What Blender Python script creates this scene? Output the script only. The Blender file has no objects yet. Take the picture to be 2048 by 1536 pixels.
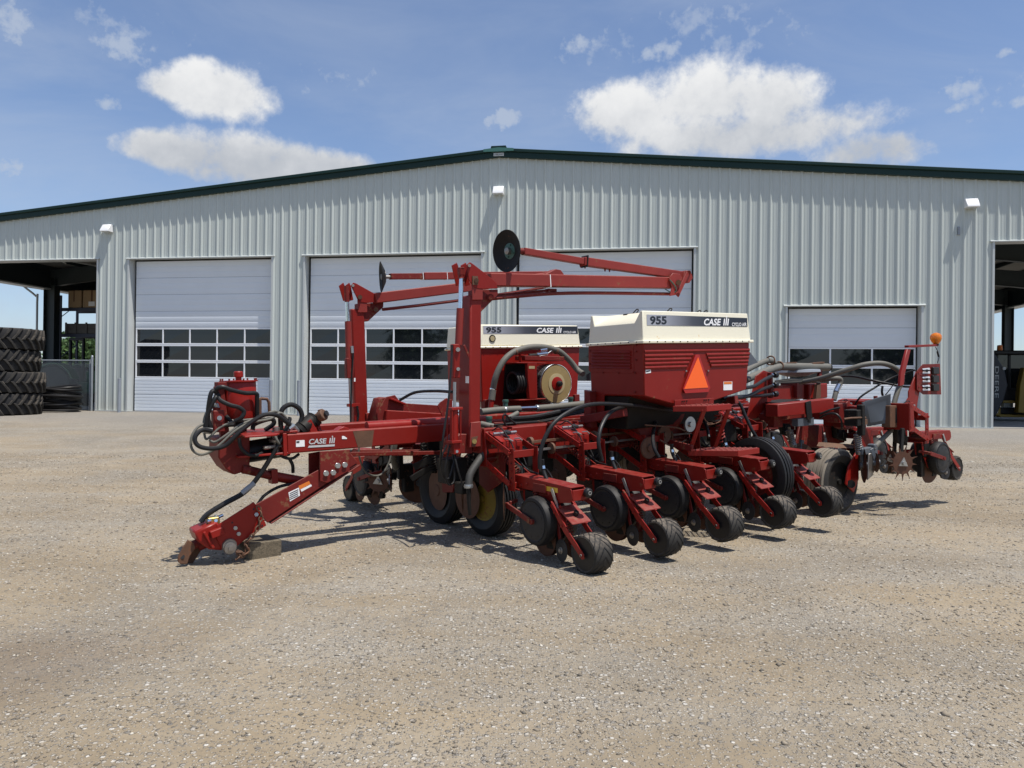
import bpy, bmesh, math, random
import numpy as np
from mathutils import Vector as V, Matrix
random.seed(7); np.random.seed(7)
S = bpy.context.scene
COL = S.collection
rad = math.radians

# ------------------------------------------------------------ camera, sky, sun, exposure
F_PX, CAM_H, ROLL, PITCH = 1500.0, 1.39, 0.0122, 0.00333
CAM = np.array([0, 0, CAM_H])
FWD = np.array([0, math.cos(PITCH), math.sin(PITCH)])
U0 = np.array([0, -math.sin(PITCH), math.cos(PITCH)])
RGT = np.array([1, 0, 0]) * math.cos(ROLL) + U0 * math.sin(ROLL)
UPV = -np.array([1, 0, 0]) * math.sin(ROLL) + U0 * math.cos(ROLL)
cd = bpy.data.cameras.new('camera'); cam = bpy.data.objects.new('camera', cd); COL.objects.link(cam)
cd.sensor_width = 36.0; cd.lens = 36.0 * F_PX / 2048; cd.clip_start = .05; cd.clip_end = 5000
cam.matrix_world = Matrix(((RGT[0], UPV[0], -FWD[0], 0), (RGT[1], UPV[1], -FWD[1], 0), (RGT[2], UPV[2], -FWD[2], CAM_H), (0, 0, 0, 1)))
S.camera = cam
TH = math.atan2(1500, 8571)                      # yaw of the shop front
FD = np.array([math.cos(TH), -math.sin(TH), 0]); FN = np.array([-math.sin(TH), -math.cos(TH), 0])
FO = np.array([-.50, 24.59, .33])
SUN_DIR = V(FD * .35 + FN * .165 + np.array([0, 0, 1.0])).normalized()
SUN_EL = math.asin(SUN_DIR.z); SUN_AZ = math.atan2(SUN_DIR.x, SUN_DIR.y)
sl = bpy.data.lights.new('sun', 'SUN'); sl.energy = 4.9; sl.angle = rad(.53); sl.color = (1, .955, .88)
so = bpy.data.objects.new('sun', sl); COL.objects.link(so)
so.rotation_euler = (-SUN_DIR).to_track_quat('-Z', 'Y').to_euler(); so.location = (0, 0, 60)
vs = S.view_settings; vs.view_transform = 'Standard'; vs.look = 'None'; vs.exposure = 0.12; vs.gamma = 1.0
vs.use_curve_mapping = False

class NT:
    """tiny helper to write node trees"""
    def __init__(s, tree): s.t = tree; s.n = tree.nodes; s.l = tree.links
    def node(s, typ, **kw):
        nd = s.n.new(typ)
        for k, v in kw.items():
            if k.startswith('i_'):
                key = k[2:]; key = int(key) if key.isdigit() else key.replace('_', ' ')
                s.put(nd.inputs[key], v)
            else: setattr(nd, k, v)
        return nd
    def put(s, sock, v):
        if isinstance(v, bpy.types.NodeSocket): s.l.new(v, sock)
        elif isinstance(v, bpy.types.Node): s.l.new(v.outputs[0], sock)
        else: sock.default_value = v
    def m(s, op, a, b=0.0, c=None, clamp=False):
        nd = s.n.new('ShaderNodeMath'); nd.operation = op; nd.use_clamp = clamp
        s.put(nd.inputs[0], a); s.put(nd.inputs[1], b)
        if c is not None: s.put(nd.inputs[2], c)
        return nd.outputs[0]
    def mix(s, fac, a, b, typ='MIX'):
        nd = s.n.new('ShaderNodeMix'); nd.data_type = 'RGBA'; nd.blend_type = typ; nd.clamp_factor = True
        s.put(nd.inputs[0], fac); s.put(nd.inputs[6], a); s.put(nd.inputs[7], b)
        return nd.outputs[2]
    def noise(s, vec, scale, det=4, rough=.55, lac=2.0, dist=0.0, out='Fac'):
        nd = s.n.new('ShaderNodeTexNoise'); s.put(nd.inputs['Vector'], vec)
        nd.inputs['Scale'].default_value = scale; nd.inputs['Detail'].default_value = det
        nd.inputs['Roughness'].default_value = rough; nd.inputs['Lacunarity'].default_value = lac
        nd.inputs['Distortion'].default_value = dist
        return nd.outputs[out]
    def ss(s, x, a, b):                       # smoothstep a..b -> 0..1
        nd = s.n.new('ShaderNodeMapRange'); nd.interpolation_type = 'SMOOTHSTEP'
        s.put(nd.inputs[0], x); nd.inputs[1].default_value = a; nd.inputs[2].default_value = b
        nd.inputs[3].default_value = 0; nd.inputs[4].default_value = 1
        return nd.outputs[0]
    def ramp(s, x, stops, interp='LINEAR'):
        nd = s.n.new('ShaderNodeValToRGB'); cr = nd.color_ramp; cr.interpolation = interp
        while len(cr.elements) > 1: cr.elements.remove(cr.elements[-1])
        cr.elements[0].position = stops[0][0]; cr.elements[0].color = (*stops[0][1], 1)
        for p, c in stops[1:]:
            e = cr.elements.new(p); e.color = (*c, 1)
        s.put(nd.inputs[0], x); return nd.outputs[0]

def rgba(c): return (c[0], c[1], c[2], 1.0)

wd = bpy.data.worlds.new('World'); S.world = wd; wd.use_nodes = True
w = NT(wd.node_tree); w.n.clear()
sky = w.node('ShaderNodeTexSky', sky_type='NISHITA', sun_disc=False, sun_elevation=SUN_EL, sun_rotation=SUN_AZ,
             altitude=200.0, air_density=1.0, dust_density=.7, ozone_density=1.6)
tc = w.node('ShaderNodeTexCoord'); DIR = tc.outputs['Generated']
sx = w.node('ShaderNodeSeparateXYZ', i_0=DIR)
az = w.m('ARCTAN2', sx.outputs[0], sx.outputs[1]); el = w.m('ARCSINE', sx.outputs[2])
n1 = w.noise(DIR, 8.0, 6, .55, 2.1); n2 = w.noise(DIR, 24.0, 6, .6); n5 = w.noise(DIR, 75.0, 5, .6); n3 = w.noise(DIR, 2.6, 6, .55)
def amp(n, k): return w.m('MULTIPLY', w.m('SUBTRACT', n, .5), k)
wob = w.m('ADD', w.m('ADD', amp(n1, 1.2), amp(n2, 1.5)), amp(n5, .45))
wobs = w.m('ADD', amp(n2, 2.6), amp(n5, 2.2))
def blob(px, py, wx, wy, k=1.0):
    a0 = math.atan((px - 1024) / F_PX); e0 = math.atan((773 + .0122 * (px - 1024) - py) / F_PX * math.cos(a0))
    dx = w.m('DIVIDE', w.m('SUBTRACT', az, a0), wx / F_PX * math.cos(a0) ** 2); dy = w.m('DIVIDE', w.m('SUBTRACT', el, e0), wy / F_PX * math.cos(a0))
    d = w.m('ADD', w.m('MULTIPLY', dx, dx), w.m('MULTIPLY', dy, dy))
    return w.m('MULTIPLY', w.m('SUBTRACT', 1.0, d), k)
def union(bl, k=.3):
    v = bl[0]
    for b in bl[1:]: v = w.m('SMOOTH_MAX', v, b, k)
    return v
CUM = [(425, 180, 150, 62), (335, 172, 75, 36), (490, 322, 270, 62), (330, 300, 110, 44), (640, 338, 160, 44),
       (1240, 225, 140, 68), (1420, 190, 195, 80), (1545, 205, 120, 84), (1480, 268, 340, 56), (1740, 300, 150, 44)]
big = w.m('MAXIMUM', union([blob(*b) for b in CUM]), -1.6)
cum = w.ss(w.m('ADD', big, wob), .02, .85)
small = w.m('MAXIMUM', union([blob(*b) for b in [(992, 238, 60, 26), (15, 338, 70, 28), (5, 50, 70, 50), (1910, 180, 55, 22), (2035, 200, 60, 20), (2012, 103, 34, 14),
                                      (1905, 218, 34, 14), (1148, 85, 50, 26), (235, 95, 85, 42), (205, 205, 40, 22), (1320, 100, 60, 26)]], .1), -1.6)
smc = w.m('MULTIPLY', w.ss(w.m('ADD', small, wobs), .15, 1.25), .72)
wis = w.m('MAXIMUM', union([blob(*b) for b in [(1420, 65, 230, 75), (1210, 100, 130, 52), (230, 60, 170, 65), (1990, 190, 150, 80), (640, 150, 150, 40)]]), -1.6)
wsc = w.m('MULTIPLY', w.ss(w.m('ADD', w.m('MULTIPLY', wis, .6), wobs), .15, 1.2), .5)
# thin high veil, streaky; the same all around the sky
mp = w.node('ShaderNodeMapping', i_Vector=DIR, i_Rotation=(0, .5, .7), i_Scale=(1.0, 4.0, 5.0))
n4 = w.noise(mp.outputs[0], 1.5, 6, .6, dist=.5)
veil = w.m('ADD', .09, w.m('MULTIPLY', w.ss(n4, .34, .74), .30))
# scattered fair weather clouds away from the ones placed above
oth = w.m('MULTIPLY', w.ss(w.m('ADD', n3, w.m('MULTIPLY', w.m('SUBTRACT', n2, .5), .3)), .60, .72), w.ss(w.m('ABSOLUTE', az), .75, 1.0))
low = w.m('MULTIPLY', w.ss(el, .36, -.02), w.m('ADD', .20, w.m('MULTIPLY', w.ss(n1, .40, .66), .42)))
cover = w.m('MAXIMUM', w.m('MAXIMUM', cum, smc), w.m('MAXIMUM', wsc, w.m('MAXIMUM', oth, w.m('MAXIMUM', veil, low))))
topness = w.m('ADD', w.m('MULTIPLY', w.m('SUBTRACT', el, .330), 12.0), w.m('ADD', amp(n1, 2.4), w.m('ADD', amp(n2, 1.4), amp(n5, .35))))
shade = w.ss(w.m('SUBTRACT', topness, w.m('MULTIPLY', big, .35)), -1.5, .9)
ccol = w.mix(shade, (4.3, 4.6, 5.1, 1), (7.9, 7.95, 8.0, 1))
wispc = w.mix(cum, (4.6, 5.2, 6.2, 1), ccol)
skyc = w.mix(1.0, sky.outputs[0], (1.06, 1.13, 1.27, 1), 'MULTIPLY')
full = w.mix(cover, skyc, wispc)
bg = w.node('ShaderNodeBackground', i_Color=full, i_Strength=.102)
ow = w.node('ShaderNodeOutputWorld', i_Surface=bg.outputs[0])

# ------------------------------------------------------------ pixel -> place
def ray(x, y): return RGT * ((x - 1024) / F_PX) + UPV * ((768 - y) / F_PX) + FWD
ANG, TILT = rad(35.46), .048
ER = np.array([math.cos(ANG), math.sin(ANG), 0]); EQ = np.array([-math.sin(ANG), math.cos(ANG), 0])
ERT = ER * math.cos(TILT) + np.array([0, 0, math.sin(TILT)]); EZT = -ER * math.sin(TILT) + np.array([0, 0, math.cos(TILT)])
MM = np.array([ERT, EQ, EZT]).T; MO = np.array([.62, 5.62, 0])
MC = MM.T @ (CAM - MO)
def P(px, py, q=None, r=None, z=None):
    """photo pixel -> machine coordinates on the plane q=, r= or z= that the thing lies in"""
    d = MM.T @ ray(px, py)
    i, v = (0, r) if r is not None else (1, q) if q is not None else (2, z)
    return V(MC + d * ((v - MC[i]) / d[i]))
def bl(s, dep, z): return V(FO + FD * s - FN * dep + np.array([0, 0, z]))
def ground_z(x, y):
    wv = float((np.array([x, y, 0]) - np.array([FO[0], FO[1], 0])) @ FN)
    t = min(1, max(0, (13.5 - wv) / 13.2)); return .33 * t * t * (3 - 2 * t)

# ------------------------------------------------------------ mesh builder
class MB:
    def __init__(s): s.v = []; s.f = []; s.mi = []; s.k = 0
    def mat(s, k): s.k = k; return s
    def add(s, vs, fs):
        o = len(s.v); s.v += [tuple(v) for v in vs]
        for f in fs: s.f.append(tuple(i + o for i in f)); s.mi.append(s.k)
        return s
    def hexa(s, p): return s.add(p, [(0, 3, 2, 1), (4, 5, 6, 7), (0, 1, 5, 4), (1, 2, 6, 5), (2, 3, 7, 6), (3, 0, 4, 7)])
    def box(s, lo, hi):
        x0, y0, z0 = lo; x1, y1, z1 = hi
        return s.hexa([(x0, y0, z0), (x1, y0, z0), (x1, y1, z0), (x0, y1, z0), (x0, y0, z1), (x1, y0, z1), (x1, y1, z1), (x0, y1, z1)])
    def cbox(s, c, d, rot=None):
        h = [x / 2 for x in d]
        p = [V((sx * h[0], sy * h[1], sz * h[2])) for sz in (-1, 1) for sx, sy in ((-1, -1), (1, -1), (1, 1), (-1, 1))]
        if rot is not None: p = [rot @ x for x in p]
        return s.hexa([x + V(c) for x in p])
    def beam(s, a, b, wd, ht, up=(0, 0, 1), w2=None, h2=None):
        a, b = V(a), V(b); d = (b - a).normalized(); u = V(up)
        sd = d.cross(u)
        if sd.length < 1e-4: sd = d.cross(V((1, 0, 0)))
        sd.normalize(); u = sd.cross(d).normalized()
        w2 = wd if w2 is None else w2; h2 = ht if h2 is None else h2
        p = []
        for o, ww, hh in ((a, wd, ht), (b, w2, h2)):
            p += [o - sd * ww / 2 - u * hh / 2, o + sd * ww / 2 - u * hh / 2, o + sd * ww / 2 + u * hh / 2, o - sd * ww / 2 + u * hh / 2]
        return s.hexa([p[0], p[1], p[2], p[3], p[4], p[5], p[6], p[7]])
    def frame(s, ax):
        ax = V(ax).normalized(); t = V((0, 0, 1)) if abs(ax.z) < .9 else V((1, 0, 0))
        a = ax.cross(t).normalized(); return ax, a, ax.cross(a)
    def lathe(s, prof, o, ax, n=24, a0=0):
        ax, u, w_ = s.frame(ax); o = V(o); vs = []; fs = []; m = len(prof)
        for i in range(n):
            t = a0 + 2 * math.pi * i / n; rd = u * math.cos(t) + w_ * math.sin(t)
            vs += [o + ax * h + rd * r for r, h in prof]
        for i in range(n):
            j = (i + 1) % n
            for k in range(m - 1): fs.append((i * m + k, j * m + k, j * m + k + 1, i * m + k + 1))
        closed = prof[0] == prof[-1]
        if prof[0][0] > 1e-6 and not closed: fs.append(tuple(i * m for i in range(n)))
        if prof[-1][0] > 1e-6 and not closed: fs.append(tuple(i * m + m - 1 for i in reversed(range(n))))
        return s.add(vs, fs)
    def cyl(s, a, b, r, r2=None, n=14):
        a, b = V(a), V(b); L = (b - a).length
        return s.lathe([(r, 0), (r if r2 is None else r2, L)], a, b - a, n)
    def ring(s, o, ax, R, r, n=24, m=8):
        prof = [(R + r * math.cos(t), r * math.sin(t)) for t in [2 * math.pi * k / m for k in range(m + 1)]]
        ax, u, w_ = s.frame(ax); o = V(o); vs = []; fs = []
        for i in range(n):
            t = 2 * math.pi * i / n; rd = u * math.cos(t) + w_ * math.sin(t)
            vs += [o + ax * h + rd * q for q, h in prof[:-1]]
        for i in range(n):
            j = (i + 1) % n
            for k in range(m): fs.append((i * m + k, j * m + k, j * m + (k + 1) % m, i * m + (k + 1) % m))
        return s.add(vs, fs)
    def tube(s, pts, r, n=8, sub=6, r2=None):
        pts = [V(p) for p in pts]
        if sub > 1 and len(pts) > 2:
            e = [pts[0] * 2 - pts[1]] + pts + [pts[-1] * 2 - pts[-2]]; out = []
            for i in range(1, len(e) - 2):
                for k in range(sub):
                    t = k / sub; a, b, c, d = e[i - 1], e[i], e[i + 1], e[i + 2]
                    out.append(.5 * ((2 * b) + (c - a) * t + (2 * a - 5 * b + 4 * c - d) * t * t + (3 * b - a - 3 * c + d) * t ** 3))
            pts = out + [pts[-1]]
        vs = []; fs = []; N = len(pts); pu = None
        for i, p in enumerate(pts):
            d = (pts[min(i + 1, N - 1)] - pts[max(i - 1, 0)]).normalized()
            if pu is None: _, u, _ = s.frame(d)
            else: u = (pu - d * pu.dot(d)).normalized()
            pu = u; v2 = d.cross(u); rr = r if r2 is None else r + (r2 - r) * i / (N - 1)
            vs += [p + (u * math.cos(2 * math.pi * k / n) + v2 * math.sin(2 * math.pi * k / n)) * rr for k in range(n)]
        for i in range(N - 1):
            for k in range(n): fs.append((i * n + k, i * n + (k + 1) % n, (i + 1) * n + (k + 1) % n, (i + 1) * n + k))
        fs.append(tuple(reversed(range(n)))); fs.append(tuple((N - 1) * n + k for k in range(n)))
        return s.add(vs, fs)
    def prism(s, poly, vec):
        poly = [V(p) for p in poly]; vec = V(vec); n = len(poly)
        nrm = V((0, 0, 0))
        for i in range(n): nrm += poly[i].cross(poly[(i + 1) % n])
        if nrm.dot(vec) > 0: poly.reverse()
        vs = poly + [p + vec for p in poly]
        fs = [tuple(range(n)), tuple(reversed(range(n, 2 * n)))]
        for i in range(n): j = (i + 1) % n; fs.append((j, i, i + n, j + n))
        return s.add(vs, fs)
    def spring(s, a, b, R, r, turns, n=6):
        a, b = V(a), V(b); ax, u, w_ = s.frame(b - a); N = int(turns * 10); L = (b - a).length
        return s.tube([a + ax * (L * i / N) + (u * math.cos(2 * math.pi * turns * i / N) + w_ * math.sin(2 * math.pi * turns * i / N)) * R for i in range(N + 1)], r, n, 1)
    def mesh(s, name, mats, bev=0.0, ang=35):
        me = bpy.data.meshes.new(name); me.from_pydata(s.v, [], s.f)
        for m in (mats if isinstance(mats, (list, tuple)) else [mats]): me.materials.append(m)
        me.polygons.foreach_set('material_index', s.mi)
        bm = bmesh.new(); bm.from_mesh(me)
        if bev:
            ed = [e for e in bm.edges if len(e.link_faces) == 2 and e.calc_face_angle(0) > rad(40)]
            bmesh.ops.bevel(bm, geom=ed, offset=bev, offset_type='OFFSET', segments=1, profile=.5, affect='EDGES', clamp_overlap=True)
        bmesh.ops.recalc_face_normals(bm, faces=bm.faces)
        bm.to_mesh(me); bm.free()
        me.polygons.foreach_set('use_smooth', [True] * len(me.polygons))
        me.set_sharp_from_angle(angle=rad(ang)); me.update()
        return me
    def build(s, name, mats, parent=None, bev=0.0, ang=35):
        o = bpy.data.objects.new(name, s.mesh(name, mats, bev, ang)); COL.objects.link(o)
        if parent is not None: o.parent = parent
        return o

def tag(o, label=None, cat=None, group=None, kind=None):
    if label: o['label'] = label
    if cat: o['category'] = cat
    if group: o['group'] = group
    if kind: o['kind'] = kind
    return o
def empty(name, mat=None):
    o = bpy.data.objects.new(name, None); COL.objects.link(o); o.empty_display_size = .2
    if mat is not None: o.matrix_world = mat
    return o
def inst(name, me, parent, mat=None):
    o = bpy.data.objects.new(name, me); COL.objects.link(o); o.parent = parent
    if mat is not None: o.matrix_local = mat
    return o
def copy_tree(o, parent=None, mat=None):
    kids = list(o.children); c = o.copy(); COL.objects.link(c); c.parent = parent
    if mat is not None: c.matrix_local = mat
    for k in kids: copy_tree(k, c)
    return c
def text_faces(body, wd, ht, shear=0.0, bold=.0, space=1.0):
    """outline font -> flat faces fitted into wd x ht, origin lower left"""
    cu = bpy.data.curves.new('t', 'FONT'); cu.body = body; cu.shear = shear; cu.offset = bold; cu.space_character = space
    cu.resolution_u = 3; cu.fill_mode = 'FRONT'
    ob = bpy.data.objects.new('t', cu); COL.objects.link(ob)
    dg = bpy.context.evaluated_depsgraph_get(); me = bpy.data.meshes.new_from_object(ob.evaluated_get(dg))
    vs = np.array([v.co[:] for v in me.vertices]); fs = [tuple(p.vertices) for p in me.polygons]
    bpy.data.objects.remove(ob); bpy.data.curves.remove(cu); bpy.data.meshes.remove(me)
    lo, hi = vs.min(0), vs.max(0)
    return (vs[:, :2] - lo[:2]) / (hi[:2] - lo[:2]) * np.array([wd, ht]), fs
def text(mb, body, o, xd, yd, wd, ht, **k):
    v, f = text_faces(body, wd, ht, **k); o, xd, yd = V(o), V(xd), V(yd)
    return mb.add([o + xd * float(a) + yd * float(b) for a, b in v], f)

# ------------------------------------------------------------ materials
def material(name, fn):
    m = bpy.data.materials.new(name); m.use_nodes = True; t = NT(m.node_tree); t.n.clear()
    b = t.node('ShaderNodeBsdfPrincipled'); o = t.node('ShaderNodeOutputMaterial', i_Surface=b.outputs[0])
    geo = t.node('ShaderNodeNewGeometry')
    fn(t, b, geo.outputs['Position'], geo); return m
def bump(t, b, h, st, dist=.01):
    bp = t.node('ShaderNodeBump', i_Height=h); bp.inputs['Strength'].default_value = st; bp.inputs['Distance'].default_value = dist
    t.l.new(bp.outputs[0], b.inputs['Normal'])
DUST = (.27, .22, .17, 1)
def surf(name, col, rough=.5, metal=0.0, var=.15, dust=.0, rust=0.0, rustcol=(.12, .05, .025), sc=6.0, bmp=0.0, bsc=60, spec=.5, coat=0.0):
    """painted / rubber / steel surface with colour drift, dust lying on upward faces and rust or wear spots"""
    def fn(t, b, pos, geo):
        n = t.noise(pos, sc, 5); n_ = t.noise(pos, sc * 5.3, 4)
        c = t.mix(n, rgba([x * (1 - var) for x in col]), rgba([min(1, x * (1 + var)) for x in col]))
        r = t.m('ADD', rough - .08, t.m('MULTIPLY', n_, .16))
        if rust:
            f = t.ss(t.m('ADD', t.m('MULTIPLY', n, .6), t.m('MULTIPLY', n_, .6)), .78 - .22 * rust, .84 - .2 * rust)
            c = t.mix(t.m('MULTIPLY', f, .85), c, t.mix(n_, rgba(rustcol), rgba([x * 1.9 for x in rustcol]))); r = t.m('ADD', r, t.m('MULTIPLY', f, .25))
        if dust:
            nz = t.node('ShaderNodeSeparateXYZ', i_0=geo.outputs['Normal']).outputs[2]
            f = t.m('MULTIPLY', t.m('ADD', .04, t.m('MULTIPLY', t.ss(nz, .0, 1.0), .96)), t.m('MULTIPLY', t.ss(n_, .25, .8), dust), clamp=True)
            c = t.mix(f, c, DUST); r = t.m('ADD', r, t.m('MULTIPLY', f, .3), clamp=True)
        t.put(b.inputs['Base Color'], c); t.put(b.inputs['Roughness'], r); b.inputs['Metallic'].default_value = metal
        b.inputs['Specular IOR Level'].default_value = spec; b.inputs['Coat Weight'].default_value = coat
        if bmp: bump(t, b, t.noise(pos, bsc, 3), bmp, .004)
    return material(name, fn)
M = {}
M['red'] = surf('red_paint', (.200, .0115, .0075), .42, spec=.24, var=.18, dust=.16, rust=.18, sc=4.0, bmp=.06, bsc=90)
M['redc'] = surf('red_paint_clean', (.24, .0115, .0078), .36, spec=.28, var=.12, dust=.10, rust=.10, sc=3.0)
M['redf'] = surf('red_paint_faded', (.215, .025, .019), .52, spec=.3, var=.2, dust=.24, rust=.28, sc=5.0, bmp=.06)
M['redd'] = surf('red_paint_worn', (.150, .014, .011), .55, spec=.25, var=.25, dust=.3, rust=.5, sc=7.0, bmp=.1)
M['red_sheen'] = surf('tread_sheen_red', (.34, .075, .062), .42, var=.2, dust=.35, sc=8)  # lighter pinkish red paints in the sheen of the step mesh, with dust
M['rust'] = surf('rusty_iron', (.13, .065, .038), .75, .25, var=.4, dust=.3, rust=.5, sc=14, bmp=.35, bsc=120)
M['disc'] = surf('rusty_disc', (.11, .05, .03), .6, .4, var=.35, dust=.2, sc=20, bmp=.1)
M['steel'] = surf('bare_steel', (.28, .26, .24), .42, .8, var=.2, dust=.15, rust=.2, sc=18)
M['bolt'] = surf('zinc_bolt', (.42, .42, .41), .38, .75, var=.15, sc=30)
M['chrome'] = surf('chrome_rod', (.72, .74, .76), .09, 1.0, var=.03, sc=8)
M['zinc'] = surf('galvanised', (.40, .42, .43), .4, .85, var=.15, sc=12)
M['rubber'] = surf('black_rubber', (.011, .011, .012), .55, spec=.28, var=.25, dust=.09, sc=9, bmp=.12, bsc=140)
M['rubberd'] = surf('dusty_rubber', (.026, .025, .023), .72, spec=.3, var=.3, dust=.65, sc=7, bmp=.15, bsc=120)
M['tread'] = surf('tractor_tyre_rubber', (.014, .014, .015), .7, spec=.3, var=.3, dust=.22, sc=4, bmp=.15, bsc=60)
M['treadd'] = surf('dusty_tan_tread', (.20, .172, .135), .9, var=.3, dust=.4, sc=8, bmp=.2, bsc=90)
M['lug'] = surf('worn_lug_rubber', (.030, .028, .025), .8, spec=.3, var=.3, dust=.4, sc=5, bmp=.2, bsc=60)
M['hosed'] = surf('dark_ribbed_hose', (.035, .034, .031), .6, var=.2, dust=.15, sc=10, bmp=.5, bsc=200)
M['hose'] = surf('black_hose', (.011, .011, .012), .45, spec=.28, var=.25, dust=.07, sc=12)
M['hoseg'] = surf('grey_ribbed_hose', (.115, .112, .095), .62, var=.18, dust=.3, sc=10, bmp=.3, bsc=220)
M['black'] = surf('black_plastic', (.010, .010, .011), .42, var=.2, dust=.08, sc=10, spec=.35)
M['dark'] = surf('dark_greasy_iron', (.013, .012, .011), .6, .15, spec=.25, var=.4, dust=.08, rust=.2, sc=12, bmp=.2)
M['greyp'] = surf('grey_painted_plate', (.085, .098, .115), .5, var=.15, dust=.12, rust=.28, sc=8)
M['hub'] = surf('grey_plastic_disc', (.022, .022, .024), .5, spec=.3, var=.15, dust=.12, sc=16)
M['cream'] = surf('cream_fibreglass', (.80, .755, .60), .42, var=.05, dust=.05, sc=3, rust=.06, rustcol=(.42, .27, .10))
M['yellow'] = surf('yellow_rim', (.21, .145, .018), .6, spec=.25, var=.3, dust=.3, rust=.6, sc=10)
M['brass'] = surf('brass_block', (.42, .30, .10), .38, .7, var=.15, sc=16)
M['drum'] = surf('tan_drum_disc', (.29, .215, .09), .55, var=.16, dust=.25, sc=12)
M['drumr'] = surf('tan_drum_ring', (.40, .33, .18), .5, var=.1, sc=12)
M['white'] = surf('white_decal', (.80, .80, .80), .4, var=.04, sc=8)
M['silver'] = surf('silver_decal', (.52, .53, .54), .35, .1, var=.06, sc=8)
M['ink'] = surf('black_print', (.012, .013, .017), .4, var=.05)
M['orange'] = surf('orange_print', (.65, .17, .02), .5, var=.05)
M['ylabel'] = surf('yellow_label', (.60, .36, .03), .5, var=.2, sc=20)
M['greenpt'] = surf('green_fitting', (.03, .09, .07), .45, var=.2, dust=.2)
M['wood'] = None
def f_wood(t, b, pos, geo):
    mpn = t.node('ShaderNodeMapping', i_Vector=pos, i_Rotation=(0, 0, -ANG), i_Scale=(3, 30, 30)); n = t.noise(mpn.outputs[0], 3, 6, .6, dist=1.0)
    c = t.ramp(n, [(.25, (.035, .028, .02)), (.5, (.13, .105, .07)), (.75, (.22, .18, .125))]); t.put(b.inputs['Base Color'], c)
    b.inputs['Roughness'].default_value = .85; bump(t, b, n, .4, .006)
M['wood'] = material('weathered_timber', f_wood)
def f_smv(t, b, pos, geo):
    b.inputs['Base Color'].default_value = (.95, .13, .012, 1); b.inputs['Roughness'].default_value = .5
M['smv'] = material('fluorescent_orange', f_smv)
M['smvr'] = surf('red_reflector_border', (.36, .008, .008), .25, var=.08, sc=20)
def f_amber(t, b, pos, geo):
    b.inputs['Base Color'].default_value = (1.0, .30, .015, 1); b.inputs['Roughness'].default_value = .12
    b.inputs['Transmission Weight'].default_value = .55; b.inputs['IOR'].default_value = 1.45; b.inputs['Coat Weight'].default_value = .4
    vo = t.node('ShaderNodeTexVoronoi', i_Vector=pos); vo.inputs['Scale'].default_value = 90; bump(t, b, vo.outputs[0], .35, .004)
M['amber'] = material('amber_lens', f_amber)
def f_stripe(t, b, pos, geo):
    tcn = t.node('ShaderNodeTexCoord'); x = t.node('ShaderNodeSeparateXYZ', i_0=tcn.outputs['Generated']).outputs[0]
    c = t.ramp(x, [(0.0, (.33, .34, .38)), (.18, (.26, .27, .31)), (.42, (.06, .062, .075)), (.6, (.017, .018, .023)), (1, (.012, .013, .018))])
    t.put(b.inputs['Base Color'], c); b.inputs['Roughness'].default_value = .35
M['stripe'] = material('silver_to_black_decal', f_stripe)
# --- building
def f_panel(t, b, pos, geo):
    mpn = t.node('ShaderNodeMapping', i_Vector=pos, i_Scale=(1, 1, .12)); n = t.noise(mpn.outputs[0], 1.4, 5, .6); n_ = t.noise(mpn.outputs[0], 9, 4, .6)
    c = t.mix(n, (.45, .49, .462, 1), (.53, .57, .54, 1)); c = t.mix(t.m('MULTIPLY', t.ss(n_, .5, .8), .16), c, (.36, .35, .32, 1))
    z = t.node('ShaderNodeSeparateXYZ', i_0=pos).outputs[2]
    spl = t.m('MULTIPLY', t.ss(t.m('ADD', z, t.m('MULTIPLY', n_, .9)), 1.35, .55), .35); c = t.mix(spl, c, (.38, .34, .29, 1))
    t.put(b.inputs['Base Color'], c); b.inputs['Roughness'].default_value = .42; b.inputs['Metallic'].default_value = .0
    bump(t, b, t.noise(mpn.outputs[0], 2.6, 3), .05, .03)
M['panel'] = material('ash_grey_steel_panel', f_panel)
M['trim'] = surf('grey_steel_trim', (.50, .525, .515), .42, var=.06, sc=2)
M['green'] = surf('dark_green_trim', (.0045, .024, .019), .42, spec=.3, var=.15, sc=2, bmp=.03)
M['greenl'] = surf('ridge_cap_green', (.05, .15, .125), .4, var=.1, sc=5)
M['doorw'] = surf('white_door_panel', (.68, .725, .775), .48, var=.05, sc=1.5, dust=.05)
M['doorf'] = surf('white_door_frame', (.78, .80, .83), .45, var=.04, sc=2)
M['seal'] = surf('black_seal', (.012, .012, .013), .6)
def f_glass(t, b, pos, geo):
    b.inputs['Base Color'].default_value = (.010, .012, .015, 1); b.inputs['Roughness'].default_value = .03; b.inputs['IOR'].default_value = 1.62
    bump(t, b, t.noise(pos, 1.1, 2), .05, .02)
M['glass'] = material('dark_window_glass', f_glass)
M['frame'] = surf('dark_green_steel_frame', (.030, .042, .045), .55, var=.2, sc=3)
M['lining'] = surf('roof_lining', (.33, .31, .27), .8, var=.12, sc=2)
M['conc'] = surf('concrete', (.30, .29, .27), .9, var=.15, sc=3, bmp=.2)
M['packw'] = surf('white_wall_light', (.82, .82, .82), .4, var=.02)
M['pipe'] = surf('grey_painted_pipe', (.25, .275, .31), .5, var=.1, sc=5, dust=.1)
M['rackb'] = surf('blue_rack_steel', (.02, .025, .05), .5, var=.2)
M['crate'] = surf('grey_timber_crate', (.12, .11, .10), .85, var=.3, sc=8)
M['tanbox'] = surf('tan_carton', (.36, .25, .14), .8, var=.15, sc=4)
M['jdg'] = surf('green_tractor_paint', (.012, .09, .03), .4, var=.1, dust=.2)
M['jdy'] = surf('yellow_machine_paint', (.27, .17, .015), .45, var=.12, dust=.25)
M['wire'] = surf('chain_link_wire', (.27, .30, .32), .45, .5, var=.1)
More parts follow.
